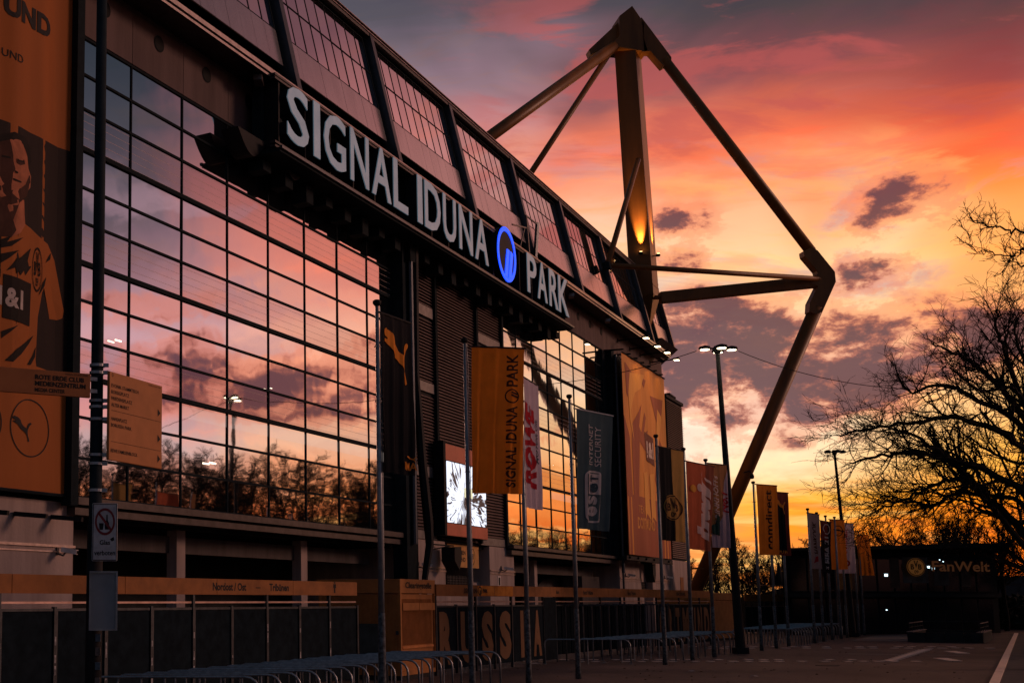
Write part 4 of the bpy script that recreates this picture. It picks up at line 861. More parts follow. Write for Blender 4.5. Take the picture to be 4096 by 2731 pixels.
# ================================================================== KIOSKS
def kiosk(name, loc, az, L, D, Hk, label, text=None, detail=True):
    k = empty(name, loc, R(90) - az, label, 'kiosk')
    # local x along the long front, -y outwards; depth goes to +y
    MB().box(.05, L - .05, .05, D - .05, .12, Hk - .42).build('body', m_kyel, k)
    MB().box(0, L, 0, D, Hk - .40, Hk).build('roof_band', m_kyel, k, bevel=.01)
    MB().box(.03, L - .03, .03, D - .03, 0, .12).build('skid', m_ink, k)
    MB().box(.0, L, .0, D, .12, .24).build('base_frame', m_kyel, k)
    if detail:
        for x in (0, L - .1): MB().box(x, x + .1, -.005, .06, .24, Hk - .40).build('corner_post', m_kyel, k)
        b = MB(); n = 34
        for i in range(n):
            x = .22 + (L - .44) * i / n; b.box(x, x + .022, .025, .05, .95, 2.24)
        o = b.build('roller_slats', m_kyel, k); o['kind'] = 'stuff'
        MB().box(.18, L - .18, .0, .05, .86, .92).build('counter_strip', mat('strip_light', (.75,.32,.12), .35, .3), k)
        b = MB(); n = 60
        for i in range(n): 
            y = .15 + (D - .3) * i / n; b.box(.03, .05, y, y + .02, .26, Hk - .44)
        o = b.build('side_slats', m_kyel, k); o['kind'] = 'stuff'
        MB().box(.14, L/2 - .01, -.03, .05, 1.92, 2.13).build('shutter_flap', m_kyel, k); MB().box(L/2 + .01, L - .14, -.035, .05, 1.92, 2.13).build('shutter_flap', m_kyel, k)
        MB().box(-.02, .03, .55, 1.25, .62, 1.55).build('notice_case', mat('case_green', (.05,.07,.075), .4, .2), k)
        MB().box(-.03, .03, .06, .14, 1.25, 1.36).build('junction_box', m_post, k)
    if text: deco([fit(text, L*.14, L*.88, Hk - .31, Hk - .08, bold=.02)], lambda x, y: (x, -.012, y), 'lettering', m_ink, k)
    return k
kiosk('ticket_kiosk', ground(1606, 2720), R(30), 2.75, 2.6, 2.80, 'orange ribbed ticket kiosk with closed shutter lettered Clearingstelle', 'Clearingstelle')
k2 = ground(2835, 2562)
kiosk('ticket_kiosk', k2, math.atan2(ground(2945, 2556).x - k2.x, ground(2945, 2556).y - k2.y), (ground(2945,2556)-k2).length, 3.0, 2.62, 'plain orange kiosk at the far end of the fence beside the tall lamp post', None, False)

# ================================================================== FLAGPOLES AND FLAGS
def flagpole(x, y, h, label):
    t = empty('flagpole', (x, y, 0), 0, label, 'flagpole', 'flagpoles in a row before the stadium')
    MB().tube([(0,0,1.95),(0,0,4),(0,0,h-.05)], [.062,.055,.036], 10).build('pole', m_pole, t, smooth=True)
    MB().tube([(0,0,0),(0,0,.5),(0,0,1.2),(0,0,1.96)], [.085,.075,.074,.07], 10).build('sleeve', m_base, t, smooth=True)
    MB().tube([(0,0,h-.08),(0,0,h-.03),(0,0,h+.02),(0,0,h+.045)], [.045,.085,.085,.05], 12).build('cap', m_ink, t)
    MB().tube([(.05,0,h-.1),(.07,0,h-.6),(.06,0,2.6)], .008, 4).build('halyard', m_galv, t)
    for z in (h - .9, h - 2.0, h - 3.2):
        MB().tube([(-.07*math.cos(a*.52), .07*math.sin(a*.52), z - .02*math.cos(a)) for a in range(13)], .006, 4).build('halyard_ring', m_galv, t)
    return t
def flag(corners, Yp, label, cloth, prints, sag=.05, seed=0, hem=None, foldn=3):
    # corners tl, tr, bl, br in photograph coordinates; the arm is level, so its far end follows from its height
    tl, tr, bl, br = corners; kf = (2400 - tl[1]) / (2400 - tr[1])
    A = atY(*tl, Yp); B = atY(*tr, Yp * kf); Cc = atY(*bl, Yp); D_ = atY(*br, Yp * (1 + (kf - 1) * .9)); B.z = A.z; D_.z = Cc.z + (D_.z - Cc.z)*.5
    t = empty('flag', A, 0, label, 'flag', 'banner flags hanging from the flagpoles')
    W = (B - A).length; Hh = (A - Cc).length; r_ = random.Random(seed); ph = r_.uniform(0, 6)
    nrm = (B - A).cross(Vector((0, 0, 1))).normalized()
    if nrm.y > 0: nrm = -nrm
    def S_(s, v, d=0):
        s_ = s / 1.0; p = (A * (1 - s_) + B * s_) * v + (Cc * (1 - s_) + D_ * s_) * (1 - v) - A
        am = sag * 1.6 * (1 - v * .8); wv_ = math.sin(s_ * foldn * 6.28 + ph + (1 - v) * 1.5) + .5 * math.sin(s_ * foldn * 13 + ph * 2 - v * 2.2) + .35 * math.sin(v * 7 + s_ * 5 + ph)
        return p + nrm * (am * wv_ + d)
    sheet(0, 1, 0, 1, 26, 36, lambda x, y: S_(x, y), 'cloth', cloth, t)
    for li, (nm, m, shapes) in enumerate(prints): 
        for sgn in (1,): deco(shapes, lambda x, y, li=li: S_(x, y, .016 * (li + 1)), nm, m, t, .05)
    ax = (B - A)
    MB().tube([Vector((0,0,.015)) - ax*.05, ax*1.03 + Vector((0,0,.015))], .022, 6).build('arm', hem or m_ink, t)
    return t
fc = lambda n, c, tr=.35: mat(n, c, .85, 0, .10, 2.0, trans=tr, spec=.08)
k_or = fc('flag_orange', (.86,.27,.03), .5); k_bk = fc('flag_black', (.010,.011,.015), .1); k_wh = fc('flag_white', (.66,.56,.68), .45); k_tl = fc('flag_teal', (.055,.10,.125), .25)
k_yl = fc('flag_gold', (.55,.32,.10), .4); k_rd = fc('flag_rust', (.62,.15,.07), .45); k_br = fc('flag_brown', (.26,.085,.055), .3); k_gr = fc('flag_green', (.03,.075,.065), .25)
i_dk = fc('ink_flag', (.06,.028,.02), .1); i_wh = fc('ink_white', (.92,.84,.86), .55); i_rd = fc('ink_red', (.42,.02,.035), .2); i_or = fc('ink_orange', (.92,.32,.05), .3); i_nv = fc('ink_navy', (.03,.06,.09), .1)
def up(txt, x0, x1, y0, y1, bold=.02, shear=0): return fit(txt, x0, x1, y0, y1, 90, bold, shear)
def roundrect(x0, x1, y0, y1, th, asp):
    o = []; i_ = []
    def pts(a0, a1, b0, b1, r):
        q = []
        for cx, cy, s in ((a1 - r, b1 - r*asp, 0), (a0 + r, b1 - r*asp, 90), (a0 + r, b0 + r*asp, 180), (a1 - r, b0 + r*asp, 270)):
            for k in range(6): a = R(s + k * 18); q.append((cx + r*math.cos(a), cy + r*asp*math.sin(a)))
        return q
    o = pts(x0, x1, y0, y1, .16); i_ = pts(x0 + th, x1 - th, y0 + th*asp, y1 - th*asp, .10); n = len(o)
    return o + i_, [(k, (k+1) % n, n + (k+1) % n, n + k) for k in range(n)]
poles = {1:(2.97,24.4,8.1),2:(5.72,29.7,8.45),3:(7.85,33.11,8.2),4:(9.93,35.94,8.1),5:(15.09,43.72,7.96),6:(17.1,46.6,7.84),7:(19.01,49.46,7.75),8:(23.66,56.1,7.48),9:(25.46,58.73,7.46),10:(27.03,60.95,7.3),
         11:(30.44,65.57,6.96),12:(32.21,68.35,6.95),13:(33.92,70.94,6.95),14:(35.32,72.78,7.0),15:(36.86,75.21,6.9),16:(39.41,78.9,6.8),17:(40.6,80.6,6.6)}
plab = ['nearest flagpole holding the black flag with the leaping cat','flagpole holding the orange SIGNAL IDUNA PARK flag','flagpole holding the white ROWE flag','flagpole holding the blue grey eset flag','flagpole holding the black and gold crest flag','flagpole holding the rust coloured bwin flag','flagpole holding the BRINKHOFFS flag behind bwin','flagpole holding the orange comdirect flag','flagpole holding the dark red flag with the leaping cat','bare flagpole right behind the dark red cat flag','flagpole holding the grey Hankook flag','flagpole holding the dark FIFA 21 flag','bare flagpole between the FIFA 21 flag and the round emblem flag','flagpole holding the orange flag with a round lightning emblem','flagpole holding the white Leading Beyond Chemistry flag','bare flagpole second from the right end of the row','last flagpole of the row holding the small orange park flag']
# pole positions follow each flag's hanging edge
for k, (x, y, h) in poles.items(): flagpole(x, y, h, plab[k - 1])
OR2 = 1.0
flag(((1522,1253),(1640,1296),(1530,1886),(1655,1902)), 24.4, 'black flag with an orange leaping cat in front of the glass wall', k_bk,
     [('cat_print', i_or, [catshape(.08, .92, .58, .92)]), ('cat_print', i_or, [catshape(.80, .97, .085, .125), fit('PUMA', .62, .97, .03, .08, bold=.02)])], .03, 1)
flag(((1887,1388),(2098,1396),(1888,1972),(2088,1975)), 29.7, 'large orange flag lettered SIGNAL IDUNA PARK upwards', k_or,
     [('lettering', i_dk, [up('SIGNAL IDUNA', .66, .88, .045, .60, .02), up('PARK', .66, .88, .735, .96, .02)] + [q for q in sig_logo(.77, .668, .05, .18, True, 2.76)])], .035, 2)
flag(((2092,1508),(2150,1545),(2096,2026),(2166,2040)), 33.1, 'narrow white flag lettered ROWE MOTOR OIL in red and blue', k_wh,
     [('red_lettering', i_rd, [up('ROWE', .12, .62, .15, .82, .05, .3)]), ('blue_lettering', i_nv, [up('MOTOR OIL', .64, .88, .36, .72, .02, .3)])], .03, 3)
flag(((2303,1636),(2449,1665),(2306,2112),(2436,2128)), 35.94, 'blue grey flag lettered eset INTERNET SECURITY', k_tl,
     [('lettering', i_wh, [up('INTERNET', .32, .46, .55, .89, -.002), up('SECURITY', .52, .66, .54, .88, -.002), roundrect(.24, .70, .06, .50, .05, .32), up('e', .36, .58, .115, .20, .03), up('s', .36, .58, .215, .29, .03)]),
      ('badge', i_wh, [rect(.30, .645, .30, .475)]), ('field', k_tl, []), ('badge_letters', i_nv, [up('e', .38, .57, .315, .395, .03), up('T', .38, .57, .405, .465, .03)])], .03, 4, hem=mat('hem_pale', (.36,.38,.42), .7))
flag(((2627,1785),(2734,1806),(2643,2158),(2745,2172)), 43.72, 'black and gold flag with a round club crest', k_yl,
     [('field', k_bk, [rect(0, .5, 0, 1)]), ('crest', k_yl, [disc(.48, .36, .36, .14)]), ('crest_lettering', i_dk, bvb(.48, .36, .34, .132))], .03, 5)
flag(((2745,1845),(2855,1867),(2757,2194),(2845,2208)), 46.6, 'rust coloured flag lettered bwin in large white letters', k_rd,
     [('field', k_br, [rect(.70, 1, .0, 1)]), ('lettering', i_wh, [up('bwin', .34, .90, .10, .94, .06, .3)]), ('dot', fc('dot_gold', (.8,.42,.08), .4), [disc(.2, .70, .12, .045)])], .03, 6)
flag(((2824,1852),(2905,1861),(2850,2188),(2921,2191)), 49.46, 'brown and white flag lettered BRINKHOFFS behind the bwin flag', fc('flag_tan', (.42,.19,.08), .35),
     [('field', k_wh, [poly([(.3, 0), (1, 0), (1, .95), (.85, .8), (.7, .45), (.3, .16)]), rect(0, .32, 0, .17)]), ('lettering', i_wh, [up('BRINKHOFFs', .22, .50, .28, .86, .02, .2)]), ('red_lettering', i_rd, [up('No.1', .62, .92, .42, .68, .03, .3)]), ('green_field', k_gr, [poly([(.0, .16), (.42, .14), (.46, .36), (.3, .44), (.2, .28), (0, .26)])])], .03, 7)
flag(((3023,1937),(3106,1943),(3037,2218),(3115,2219)), 56.1, 'orange flag lettered comdirect upwards', k_or,
     [('lettering', i_dk, [up('comdirect', .42, .72, .08, .93, .02)])], .035, 8)
flag(((3082,1966),(3152,1972),(3098,2219),(3167,2223)), 58.73, 'dark red flag with an orange leaping cat beside the comdirect flag', fc('flag_darkred', (.20,.045,.035), .3),
     [('field', k_bk, [rect(.35, .75, .04, .8)]), ('cat_print', i_or, [catshape(.2, .80, .66, .90)]), ('lettering', i_or, [fit('PUMA', .3, .75, .03, .08, bold=.02)])], .03, 9)
flag(((3228,2051),(3277,2058),(3246,2273),(3289,2275)), 65.57, 'grey flag lettered Hankook with a red arrow mark', fc('flag_grey', (.30,.25,.27), .4),
     [('lettering', i_dk, [up('HANKOOK', .35, .66, .26, .86, .03, .3)]), ('red_mark', i_rd, [poly([(.3, .1), (.6, .15), (.6, .24), (.42, .22)])])], .03, 10)
flag(((3279,2081),(3324,2089),(3291,2283),(3325,2303)), 68.35, 'dark flag lettered FIFA 21 in white with a round badge', k_bk,
     [('field', fc('flag_darkred2', (.25,.04,.035), .3), [rect(0, .6, .62, 1)]), ('lettering', i_wh, [up('FIFA 21', .28, .72, .18, .70, .03), up('2K', .4, .65, .06, .13)]), ('badge', i_wh, [ring(.5, .85, .33, .10, .05)])], .03, 11)
flag(((3317,2077),(3377,2080),(3330,2277),(3393,2273)), 72.78, 'orange flag with a round lightning emblem near the far end', k_or,
     [('emblem', i_dk, [ring(.55, .78, .30, .11, .05), poly([(.2, .80), (.55, .80), (.55, .775), (.92, .76), (.92, .775), (.56, .79), (.56, .81), (.2, .81)])])], .03, 12)
flag(((3366,2091),(3413,2094),(3350,2292),(3422,2291)), 75.21, 'white flag lettered Leading Beyond Chemistry', k_wh,
     [('lettering', i_dk, [up('Leading Beyond Chemistry', .62, .74, .38, .86, 0)]), ('purple_lettering', i_rd, [up('EVONIK', .3, .5, .4, .9, .03), ring(.4, .2, .22, .08, .06)])], .03, 13)
flag(((3425,2140),(3473,2138),(3440,2300),(3500,2302)), 80.6, 'small orange flag lettered SIGNAL IDUNA PARK at the end of the row', k_or,
     [('lettering', i_dk, [up('SIGNAL IDUNA', .60, .78, .06, .62, .01), up('PARK', .62, .80, .74, .96, .01)] + [q for q in sig_logo(.7, .68, .035, .16, True, 2.6)])], .03, 14)
p = atY(3370, 2356, 81.5); t = empty('orange_hanging_sign', (p.x, p.y, 0), 0, 'orange rectangular board on a post behind the white flag', 'sign')
MB().box(-.45, .65, -.03, .03, p.z, p.z + 1.35).build('board', m_kyel, t); MB().tube([(-.42,0,0),(-.42,0,p.z+1.3)], .05, 6).build('post', m_post, t)

# ================================================================== STREET LAMPS
def street_lamp(x, y, h, r0, r1, label, lean=0, lit=4, s=1.0, on=True):
    t = empty('street_lamp', (x, y, 0), 0, label, 'street lamp')
    MB().tube([(0,0,0),(0,0,.35),(lean*.3,0,h*.3),(lean,0,h-.15)], [r0*1.05, r0, r0*.8, r1], 12).build('pole', m_ink, t, smooth=True)
    MB().box(-r0*1.3, r0*1.3, -r0*1.3, r0*1.3, 0, .25).build('base_collar', m_ink, t)
    hx = lean
    MB().tube([(hx,0,h-.2),(hx,0,h),(hx,0,h+.12)], [.2*s,.34*s,.2*s], 12).build('hub', m_ink, t)
    for i, (dx, dy) in enumerate(((0,-.75),(.95,-.1),(-.95,-.2),(.35,.8))[:max(lit, 3)]):
        c = Vector((hx + dx*s, dy*s, h - .0)); n = 20
        hd = MB().tube([c + Vector((0,0,-.06)), c + Vector((0,0,-.02)), c + Vector((0,0,.06)), c + Vector((0,0,.11))], [.34*s,.42*s,.36*s,.1*s], n).build('lamp_head', m_ink, t)
        MB().tube([c + Vector((0,0,-.085)), c + Vector((0,0,-.062))], .30*s, n).build('diffuser', mat('lamp_glow', (1,.95,.85), .5, emit=(1,.80,.52), estr=5) if on else m_galv, hd)
        MB().beam((hx,0,h), c, .08, .06).build('arm', m_ink, t)
    return t
street_lamp(21.44, 52.94, 12.95, .20, .085, 'tall lit lamp post with four round heads before the evening sky', -.36, 4, .62)
street_lamp(38.0, 76.75, 11.3, .16, .07, 'distant lamp post with small round heads behind the far flags', -.5, 3, .5, False)
# overhead cable
def catenary(a, b, sag, n=24):
    a, b = Vector(a), Vector(b); return [a.lerp(b, i/n) - Vector((0,0,sag*4*(i/n)*(1-i/n))) for i in range(n+1)]
lt = Vector((21.08, 52.94, 12.85))
e1 = atY(2150, 1635, 62.5) ; e2 = atY(3560, 1545, 44)
e2 = atY(4300, 1500, 40)
tag(MB().tube(catenary(lt + Vector((-.9,0,0)), WU(3.5, .1, 12.6), .6), .018, 4).build('overhead_cable', m_ink), 'thin sagging cable from the tall lamp head across to the stadium wall', 'cable')
tag(MB().tube(catenary(lt + Vector((.9,0,0)), e2, 1.0), .018, 4).build('overhead_cable', m_ink), 'thin sagging cable from the tall lamp head out to the right', 'cable')

# ---- near post with signs
t = empty('sign_post', (-2.125, 20, 0), 0, 'dark near lamp post at the left carrying signs and steel straps', 'post')
MB().tube([(0,0,0),(0,0,3.4)], [.135,.125], 16).build('lower_pole', m_ink, t, smooth=True); MB().tube([(0,0,3.4),(0,0,3.46),(0,0,6.2),(0,0,13.5)], [.125,.105,.10,.085], 16).build('pole', m_dark, t, smooth=True)
for i, z in enumerate((5.98, 5.86, 5.40, 5.30, 5.10, 4.52, 4.38, 3.95)):
    MB().tube([(.0,0,z-.022),(0,0,z+.022)], [.125,.125], 16).build('strap', m_galv, t); MB().box(.10,.19,-.06,-.02,z-.03,z+.03).build('strap_lock', m_galv, t)
for i in range(7): MB().box(.04, .12, -.135, -.09, .9 + i*.22, .98 + i*.22 + rr.uniform(0,.05)).build('sticker', mat('sticker_a' if i % 2 else 'sticker_b', (.07,.10,.13) if i % 2 else (.13,.10,.09), .6, 0, .4, 20), t)
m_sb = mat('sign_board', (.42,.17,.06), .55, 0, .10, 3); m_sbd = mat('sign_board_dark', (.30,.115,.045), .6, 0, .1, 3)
A, B = atY(433, 1484, 19.85), atY(643, 1532, 21.3); az = math.atan2(B.y - A.y, B.x - A.x); Ls = math.hypot(B.x - A.x, B.y - A.y); z1, z0 = A.z, atY(431, 1838, 19.85).z; Hs = z1 - z0
t = empty('direction_sign', (A.x, A.y, z0), az, 'orange direction board listing place names with three black arrows', 'sign')
MB().box(0, Ls, -.03, .02, 0, Hs).build('board', m_sb, t, bevel=.006)
pr = []
for i, w_ in enumerate(('EVONIK STAMMTISCH', 'BORSIGPLATZ', 'FRIEDENSPLATZ', 'ALTER MARKT')): pr.append(fit(w_, .03*Ls, .03*Ls + len(w_)*.0288*Ls*1.02, Hs*(.825 - i*.072), Hs*(.865 - i*.072), bold=.01))
for i, w_ in enumerate(('HANSAPLATZ', 'BORUSSIA PARK')): pr.append(fit(w_, .03*Ls, .03*Ls + len(w_)*.0288*Ls, Hs*(.45 - i*.072), Hs*(.49 - i*.072), bold=.01))
pr.append(fit('REWE FAMILIENBLOCK', .03*Ls, .03*Ls + 17*.0288*Ls, Hs*.09, Hs*.13, bold=.01))
pr.append(fit('SIGNAL IDUNA PARK', .72*Ls, .97*Ls, Hs*.962, Hs*.978))
for z_ in (.56, .21): pr.append(rect(.03*Ls, .97*Ls, Hs*z_, Hs*z_ + .006))
for z_ in (.62, .31, .07): pr.append(poly([(.91*Ls, Hs*z_), (.965*Ls, Hs*(z_ + .045)), (.91*Ls, Hs*(z_ + .09))]))
pr.append(ring(.05*Ls, Hs*.965, .022, .03, .006, 16))
deco(pr, lambda x, y: (x, -.034, y), 'lettering', m_ink, t)
A, B = atY(360, 1496, 19.8), atY(-160, 1474, 18.9); az = math.atan2(A.y - B.y, A.x - B.x); Ls = math.hypot(A.x - B.x, A.y - B.y); z1, z0 = atY(360,1496,19.8).z, atY(362,1592,19.8).z; Hs = z1 - z0
t = empty('direction_sign', (B.x, B.y, z0), az, 'dim orange finger board lettered ROTE ERDE CLUB and MEDIENZENTRUM', 'sign')
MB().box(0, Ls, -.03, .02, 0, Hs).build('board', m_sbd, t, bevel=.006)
g = lambda px: Ls * (px + 160) / 520.0
deco([fit('ROTE ERDE CLUB', g(133), g(333), Hs*.60, Hs*.80, bold=.03), fit('MEDIENZENTRUM', g(133), g(340), Hs*.34, Hs*.54, bold=.03), fit('MEDIA CENTER', g(133), g(255), Hs*.10, Hs*.26, bold=.02), fit('SIGNAL IDUNA PARK', g(255), g(352), Hs*.87, Hs*.94)], lambda x, y: (x, -.034, y), 'lettering', m_ink, t)
for z_ in (.3, .8): MB().box(Ls - .03, Ls + .12, -.02, .02, Hs*z_ - .03, Hs*z_ + .03).build('clamp', m_galv, t)
A = atY(370, 2012, 19.8); B = atY(469, 2243, 19.8); wd = B.x - A.x; hh = A.z - B.z
t = empty('no_glass_sign', ((A.x + B.x)/2, 19.8, B.z), R(6), 'white sign with a red ring over bottle and cup reading Glas verboten', 'sign')
MB().box(-wd/2, wd/2, -.02, .0, 0, hh).build('plate', mat('sign_white', (.42,.43,.46), .55, 0, .2, 8), t, bevel=.012)
deco([ring(0, hh*.68, .158, .215, .03), poly([(-.12, hh*.68+.13), (-.09, hh*.68+.155), (.12, hh*.68-.13), (.09, hh*.68-.155)])], lambda x, y: (x, -.026, y), 'red_ring', mat('ring_red', (.20,.03,.035), .6), t)
deco([poly([(-.085, hh*.54), (-.03, hh*.54), (-.02, hh*.655), (-.095, hh*.655)]), poly([(0, hh*.545), (.062, hh*.545), (.066, hh*.65), (.045, hh*.70), (.04, hh*.80), (.022, hh*.80), (.018, hh*.70), (-.004, hh*.65)])], lambda x, y: (x, -.0235, y), 'bottle_and_cup', m_ink, t)
deco([fit('Glas', -.08, .085, hh*.28, hh*.365, bold=.02), fit('verboten', -.165, .165, hh*.10, hh*.185, bold=.02), poly([(.08, hh*.38), (.14, hh*.42), (.15, hh*.36), (.11, hh*.34)])], lambda x, y: (x, -.0235, y), 'lettering', m_ink, t)
b = MB(); b.box(-wd/2+.01, wd/2-.01, -.0225, -.0205, .01, .022).box(-wd/2+.01, wd/2-.01, -.0225, -.0205, hh-.022, hh-.01).box(-wd/2+.01, -wd/2+.022, -.0225, -.0205, .022, hh-.022).box(wd/2-.022, wd/2-.01, -.0225, -.0205, .022, hh-.022).build('border', m_ink, t)
A = atY(358, 2283, 19.8); B = atY(468, 2520, 19.8); wd = B.x - A.x; hh = A.z - B.z
t = empty('blank_sign_frame', ((A.x + B.x)/2, 19.8, B.z), R(9), 'blank grey poster frame below the no glass sign on the near post', 'frame')
MB().box(-wd/2+.02, wd/2-.02, -.03, 0, .02, hh-.02).build('back_panel', mat('blank_panel', (.20,.235,.27), .35, .1, .10, 3), t)
for a_ in ((-wd/2, wd/2, 0, .03), (-wd/2, wd/2, hh-.03, hh), (-wd/2, -wd/2+.03, .031, hh-.031), (wd/2-.03, wd/2, .031, hh-.031)): MB().box(a_[0], a_[1], -.055, .0, a_[2], a_[3]).build('frame_bar', m_pole, t)

# ================================================================== QUEUE BARRIERS
proto = None
def barrier(xr, Y, L, label, hgt=.85, az=0.0):
    global proto
    if proto is None:
        proto = empty('queue_barrier', (0,0,0), 0, label, 'barrier', 'hoop barriers in queue lanes before the gates')
        r0 = .14; pts = [(-3.0,0,0),(-3.0,0,hgt-.14)] + [(-3.0+.14-.14*math.cos(a), 0, hgt-.14+.14*math.sin(a)) for a in (.5,1.05)] + [(-2.86,0,hgt),(-.26,0,hgt)] + [(-.26+.26*math.sin(a),0,hgt-.26+.26*math.cos(a)) for a in (.4,.8,1.2)] + [(0,0,hgt-.26),(0,0,0)]
        MB().tube(pts, .026, 7).build('hoop', m_galv, proto, smooth=True)
        MB().tube([(-1.5,0,0),(-1.5,0,hgt-.02)], .02, 6).build('leg', m_galv, proto)
        MB().box(-.06,.06,-.06,.06,0,.012).box(-3.06,-2.94,-.06,.06,0,.012).build('foot_plate', m_galv, proto)
        o = proto
    else: o = copy_tree(proto)
    x = (xr - PX) / F * (math.cos(TILT)) * Y
    o.location = (x, Y, 0); o.rotation_euler = (0, 0, az); o['label'] = label; return o
ORD = 'first second third fourth fifth sixth seventh eighth ninth tenth eleventh twelfth thirteenth fourteenth fifteenth sixteenth seventeenth eighteenth'.split()
g1 = [1037,1124,1199,1276,1344,1404,1468,1514,1575,1627,1671,1715,1758,1804,1839,1917,1954,1994]
for i, x in enumerate(g1):
    barrier(x, 22.6 + 11.0*i/17, 3, '%s hoop barrier from the left in the near queue before the orange kiosk' % ORD[i])
g2 = [2515,2646,2694,2724,2753,2783,2811,2840,2866,2889,2912,2934,2946]
for i, x in enumerate(g2):
    barrier(x, 44.2 + 11.0*i/12, 3, '%s hoop barrier from the left in the middle queue before the turnstiles' % ORD[i])
for i in range(18):
    barrier(3175 + i*11, 60.5 + 14*i/17, 3, '%s hoop barrier from the left in the far queue behind the comdirect flagpole' % ORD[i])

# ================================================================== FAN SHOP
a0 = ground(3142, 2539); a1 = ground(4003, 2530); az = math.atan2(a1.y - a0.y, a1.x - a0.x); Lw = math.hypot(a1.x - a0.x, a1.y - a0.y)
t = empty('fan_shop_building', (a0.x, a0.y, 0), az, 'low dark fan shop building lettered FanWelt behind the far flags', 'building')
m_shop = mat('shop_wall', (.008,.014,.018), .8, .0, .3, .6, spec=.05)
zr = 5.35
MB().prism([(0,0),(Lw,0),(Lw+8.9,8),(8.9,8)], 2, 0, zr).build('wall', m_shop, t)
MB().add([(-.2,-.9,zr+.01),(Lw+.6,-.9,zr+.45),(Lw+9.5,8,zr+.45),(8.7,8,zr+.01),(-.2,-.9,zr+.16),(Lw+.6,-.9,zr+.78),(Lw+9.5,8,zr+.78),(8.7,8,zr+.16)], [(3,2,1,0),(4,5,6,7),(0,1,5,4),(1,2,6,5),(2,3,7,6),(3,0,4,7)]).build('roof', m_black, t)
m_sg = mat('shop_glass', (.008,.011,.014), .12, 0, .3, .5, spec=.25)
n = 12
for k in range(n):
    x0, x1 = .5 + (Lw-1)*k/n, .5 + (Lw-1)*(k+1)/n
    w_ = MB().box(x0+.04, x1-.04, -.06, .02, 2.75, 4.95).build('window', m_frame, t); MB().box(x0+.09, x1-.09, -.068, -.062, 2.8, 4.9).build('pane', m_sg, w_)
    w_ = MB().box(x0+.04, x1-.04, -.06, .02, .15, 2.35).build('window', m_frame, t); MB().box(x0+.09, x1-.09, -.068, -.062, .2, 2.3).build('pane', m_sg, w_)
MB().box(0, Lw, -.3, .0, 2.42, 2.68).build('canopy', m_frame, t)
def shp(px, py):
    d = ray(px, py); nn = Vector((math.sin(az), -math.cos(az), 0)); C = Vector((0,0,H)); tt = (a0 - C).dot(nn) / d.dot(nn); q = C + d * tt; return (q - a0).dot(Vector((math.cos(az), math.sin(az), 0))), q.z
x0, z0 = shp(3712, 2284); x1, z1 = shp(3940, 2246)
deco([fit('FanWelt', x0, x1, z0, z1, bold=.02)], lambda x, y: (x, -.34, y), 'lettering', mat('shop_lettering', (.16,.07,.035), .5, emit=(.10,.035,.012), estr=.25), t)
cx_, cz_ = shp(3649, 2267); rx_ = abs(shp(3686, 2267)[0] - cx_)
deco([disc(cx_, cz_, rx_, .60)], lambda x, y: (x, -.30, y), 'crest_disc', mat('shop_crest', (.35,.16,.05), .5, emit=(.20,.075,.015), estr=.2), t)
deco(bvb(cx_, cz_, rx_*.95, .57), lambda x, y: (x, -.315, y), 'crest_lettering', m_ink, t)
for (px, py, s) in ((3710,2267,.12),(3730,2273,.12),(3755,2238,.05),(3769,2245,.05),(3541,2299,.14),(3543,2438,.06)):
    x, z = shp(px, py); MB().box(x - s, x + s, -.075, -.069, z - s*.6, z + s*.6).build('shop_light', mat('cool_lamp', (.8,.95,1), .5, emit=(.65,.9,1), estr=2.2), t)
for (pa, pb, c) in (((3610,2330),(3705,2228),(.05,.06,.065)), ((3560,2350),(3590,2230),(.035,.025,.018)), ((3735,2340),(3790,2260),(.03,.035,.04)), ((3845,2345),(3875,2250),(.03,.03,.028))):
    xa, za = shp(*pa); xb, zb_ = shp(*pb); MB().box(xa, xb, -.075, -.069, za, zb_).build('window_poster', mat('poster_%d' % pa[0], c, .6, 0, .5, 1.5), t)
a = ground(3010, 2500)
t = empty('terrace_rail', atY(3040, 2500, 95) * 1, 0, 'raised terrace with a thin bright rail left of the fan shop', 'terrace'); t.location.z = 0
zt_ = atY(3100, 2338, 95).z
MB().box(0, 5.5, 0, 4, 0, zt_ - .9).build('deck', m_shop, t); MB().box(-.1, 5.5, -.05, .0, zt_ - .04, zt_).build('top_rail', MATS['rail_pink'], t)
for k in range(5): MB().box(k*1.35 - .03, k*1.35 + .03, -.04, .02, zt_ - .9, zt_ - .04).build('rail_post', m_post, t)
for k in range(2):
    p = atY(3095 + k*27, 2400, 98); u_ = empty('closed_parasol', (p.x, p.y, 0), 0, ('closed dark parasol standing on the terrace, left one', 'closed dark parasol standing on the terrace, right one')[k], 'parasol')
    z_ = atY(3095, 2246, 98).z; MB().tube([(0,0,0),(0,0,z_)], .04, 6).build('pole', m_ink, u_); MB().tube([(0,0,z_-1.9),(0,0,z_-1.5),(0,0,z_-.4),(0,0,z_)], [.26,.30,.16,.03], 8).build('canopy', m_ink, u_)

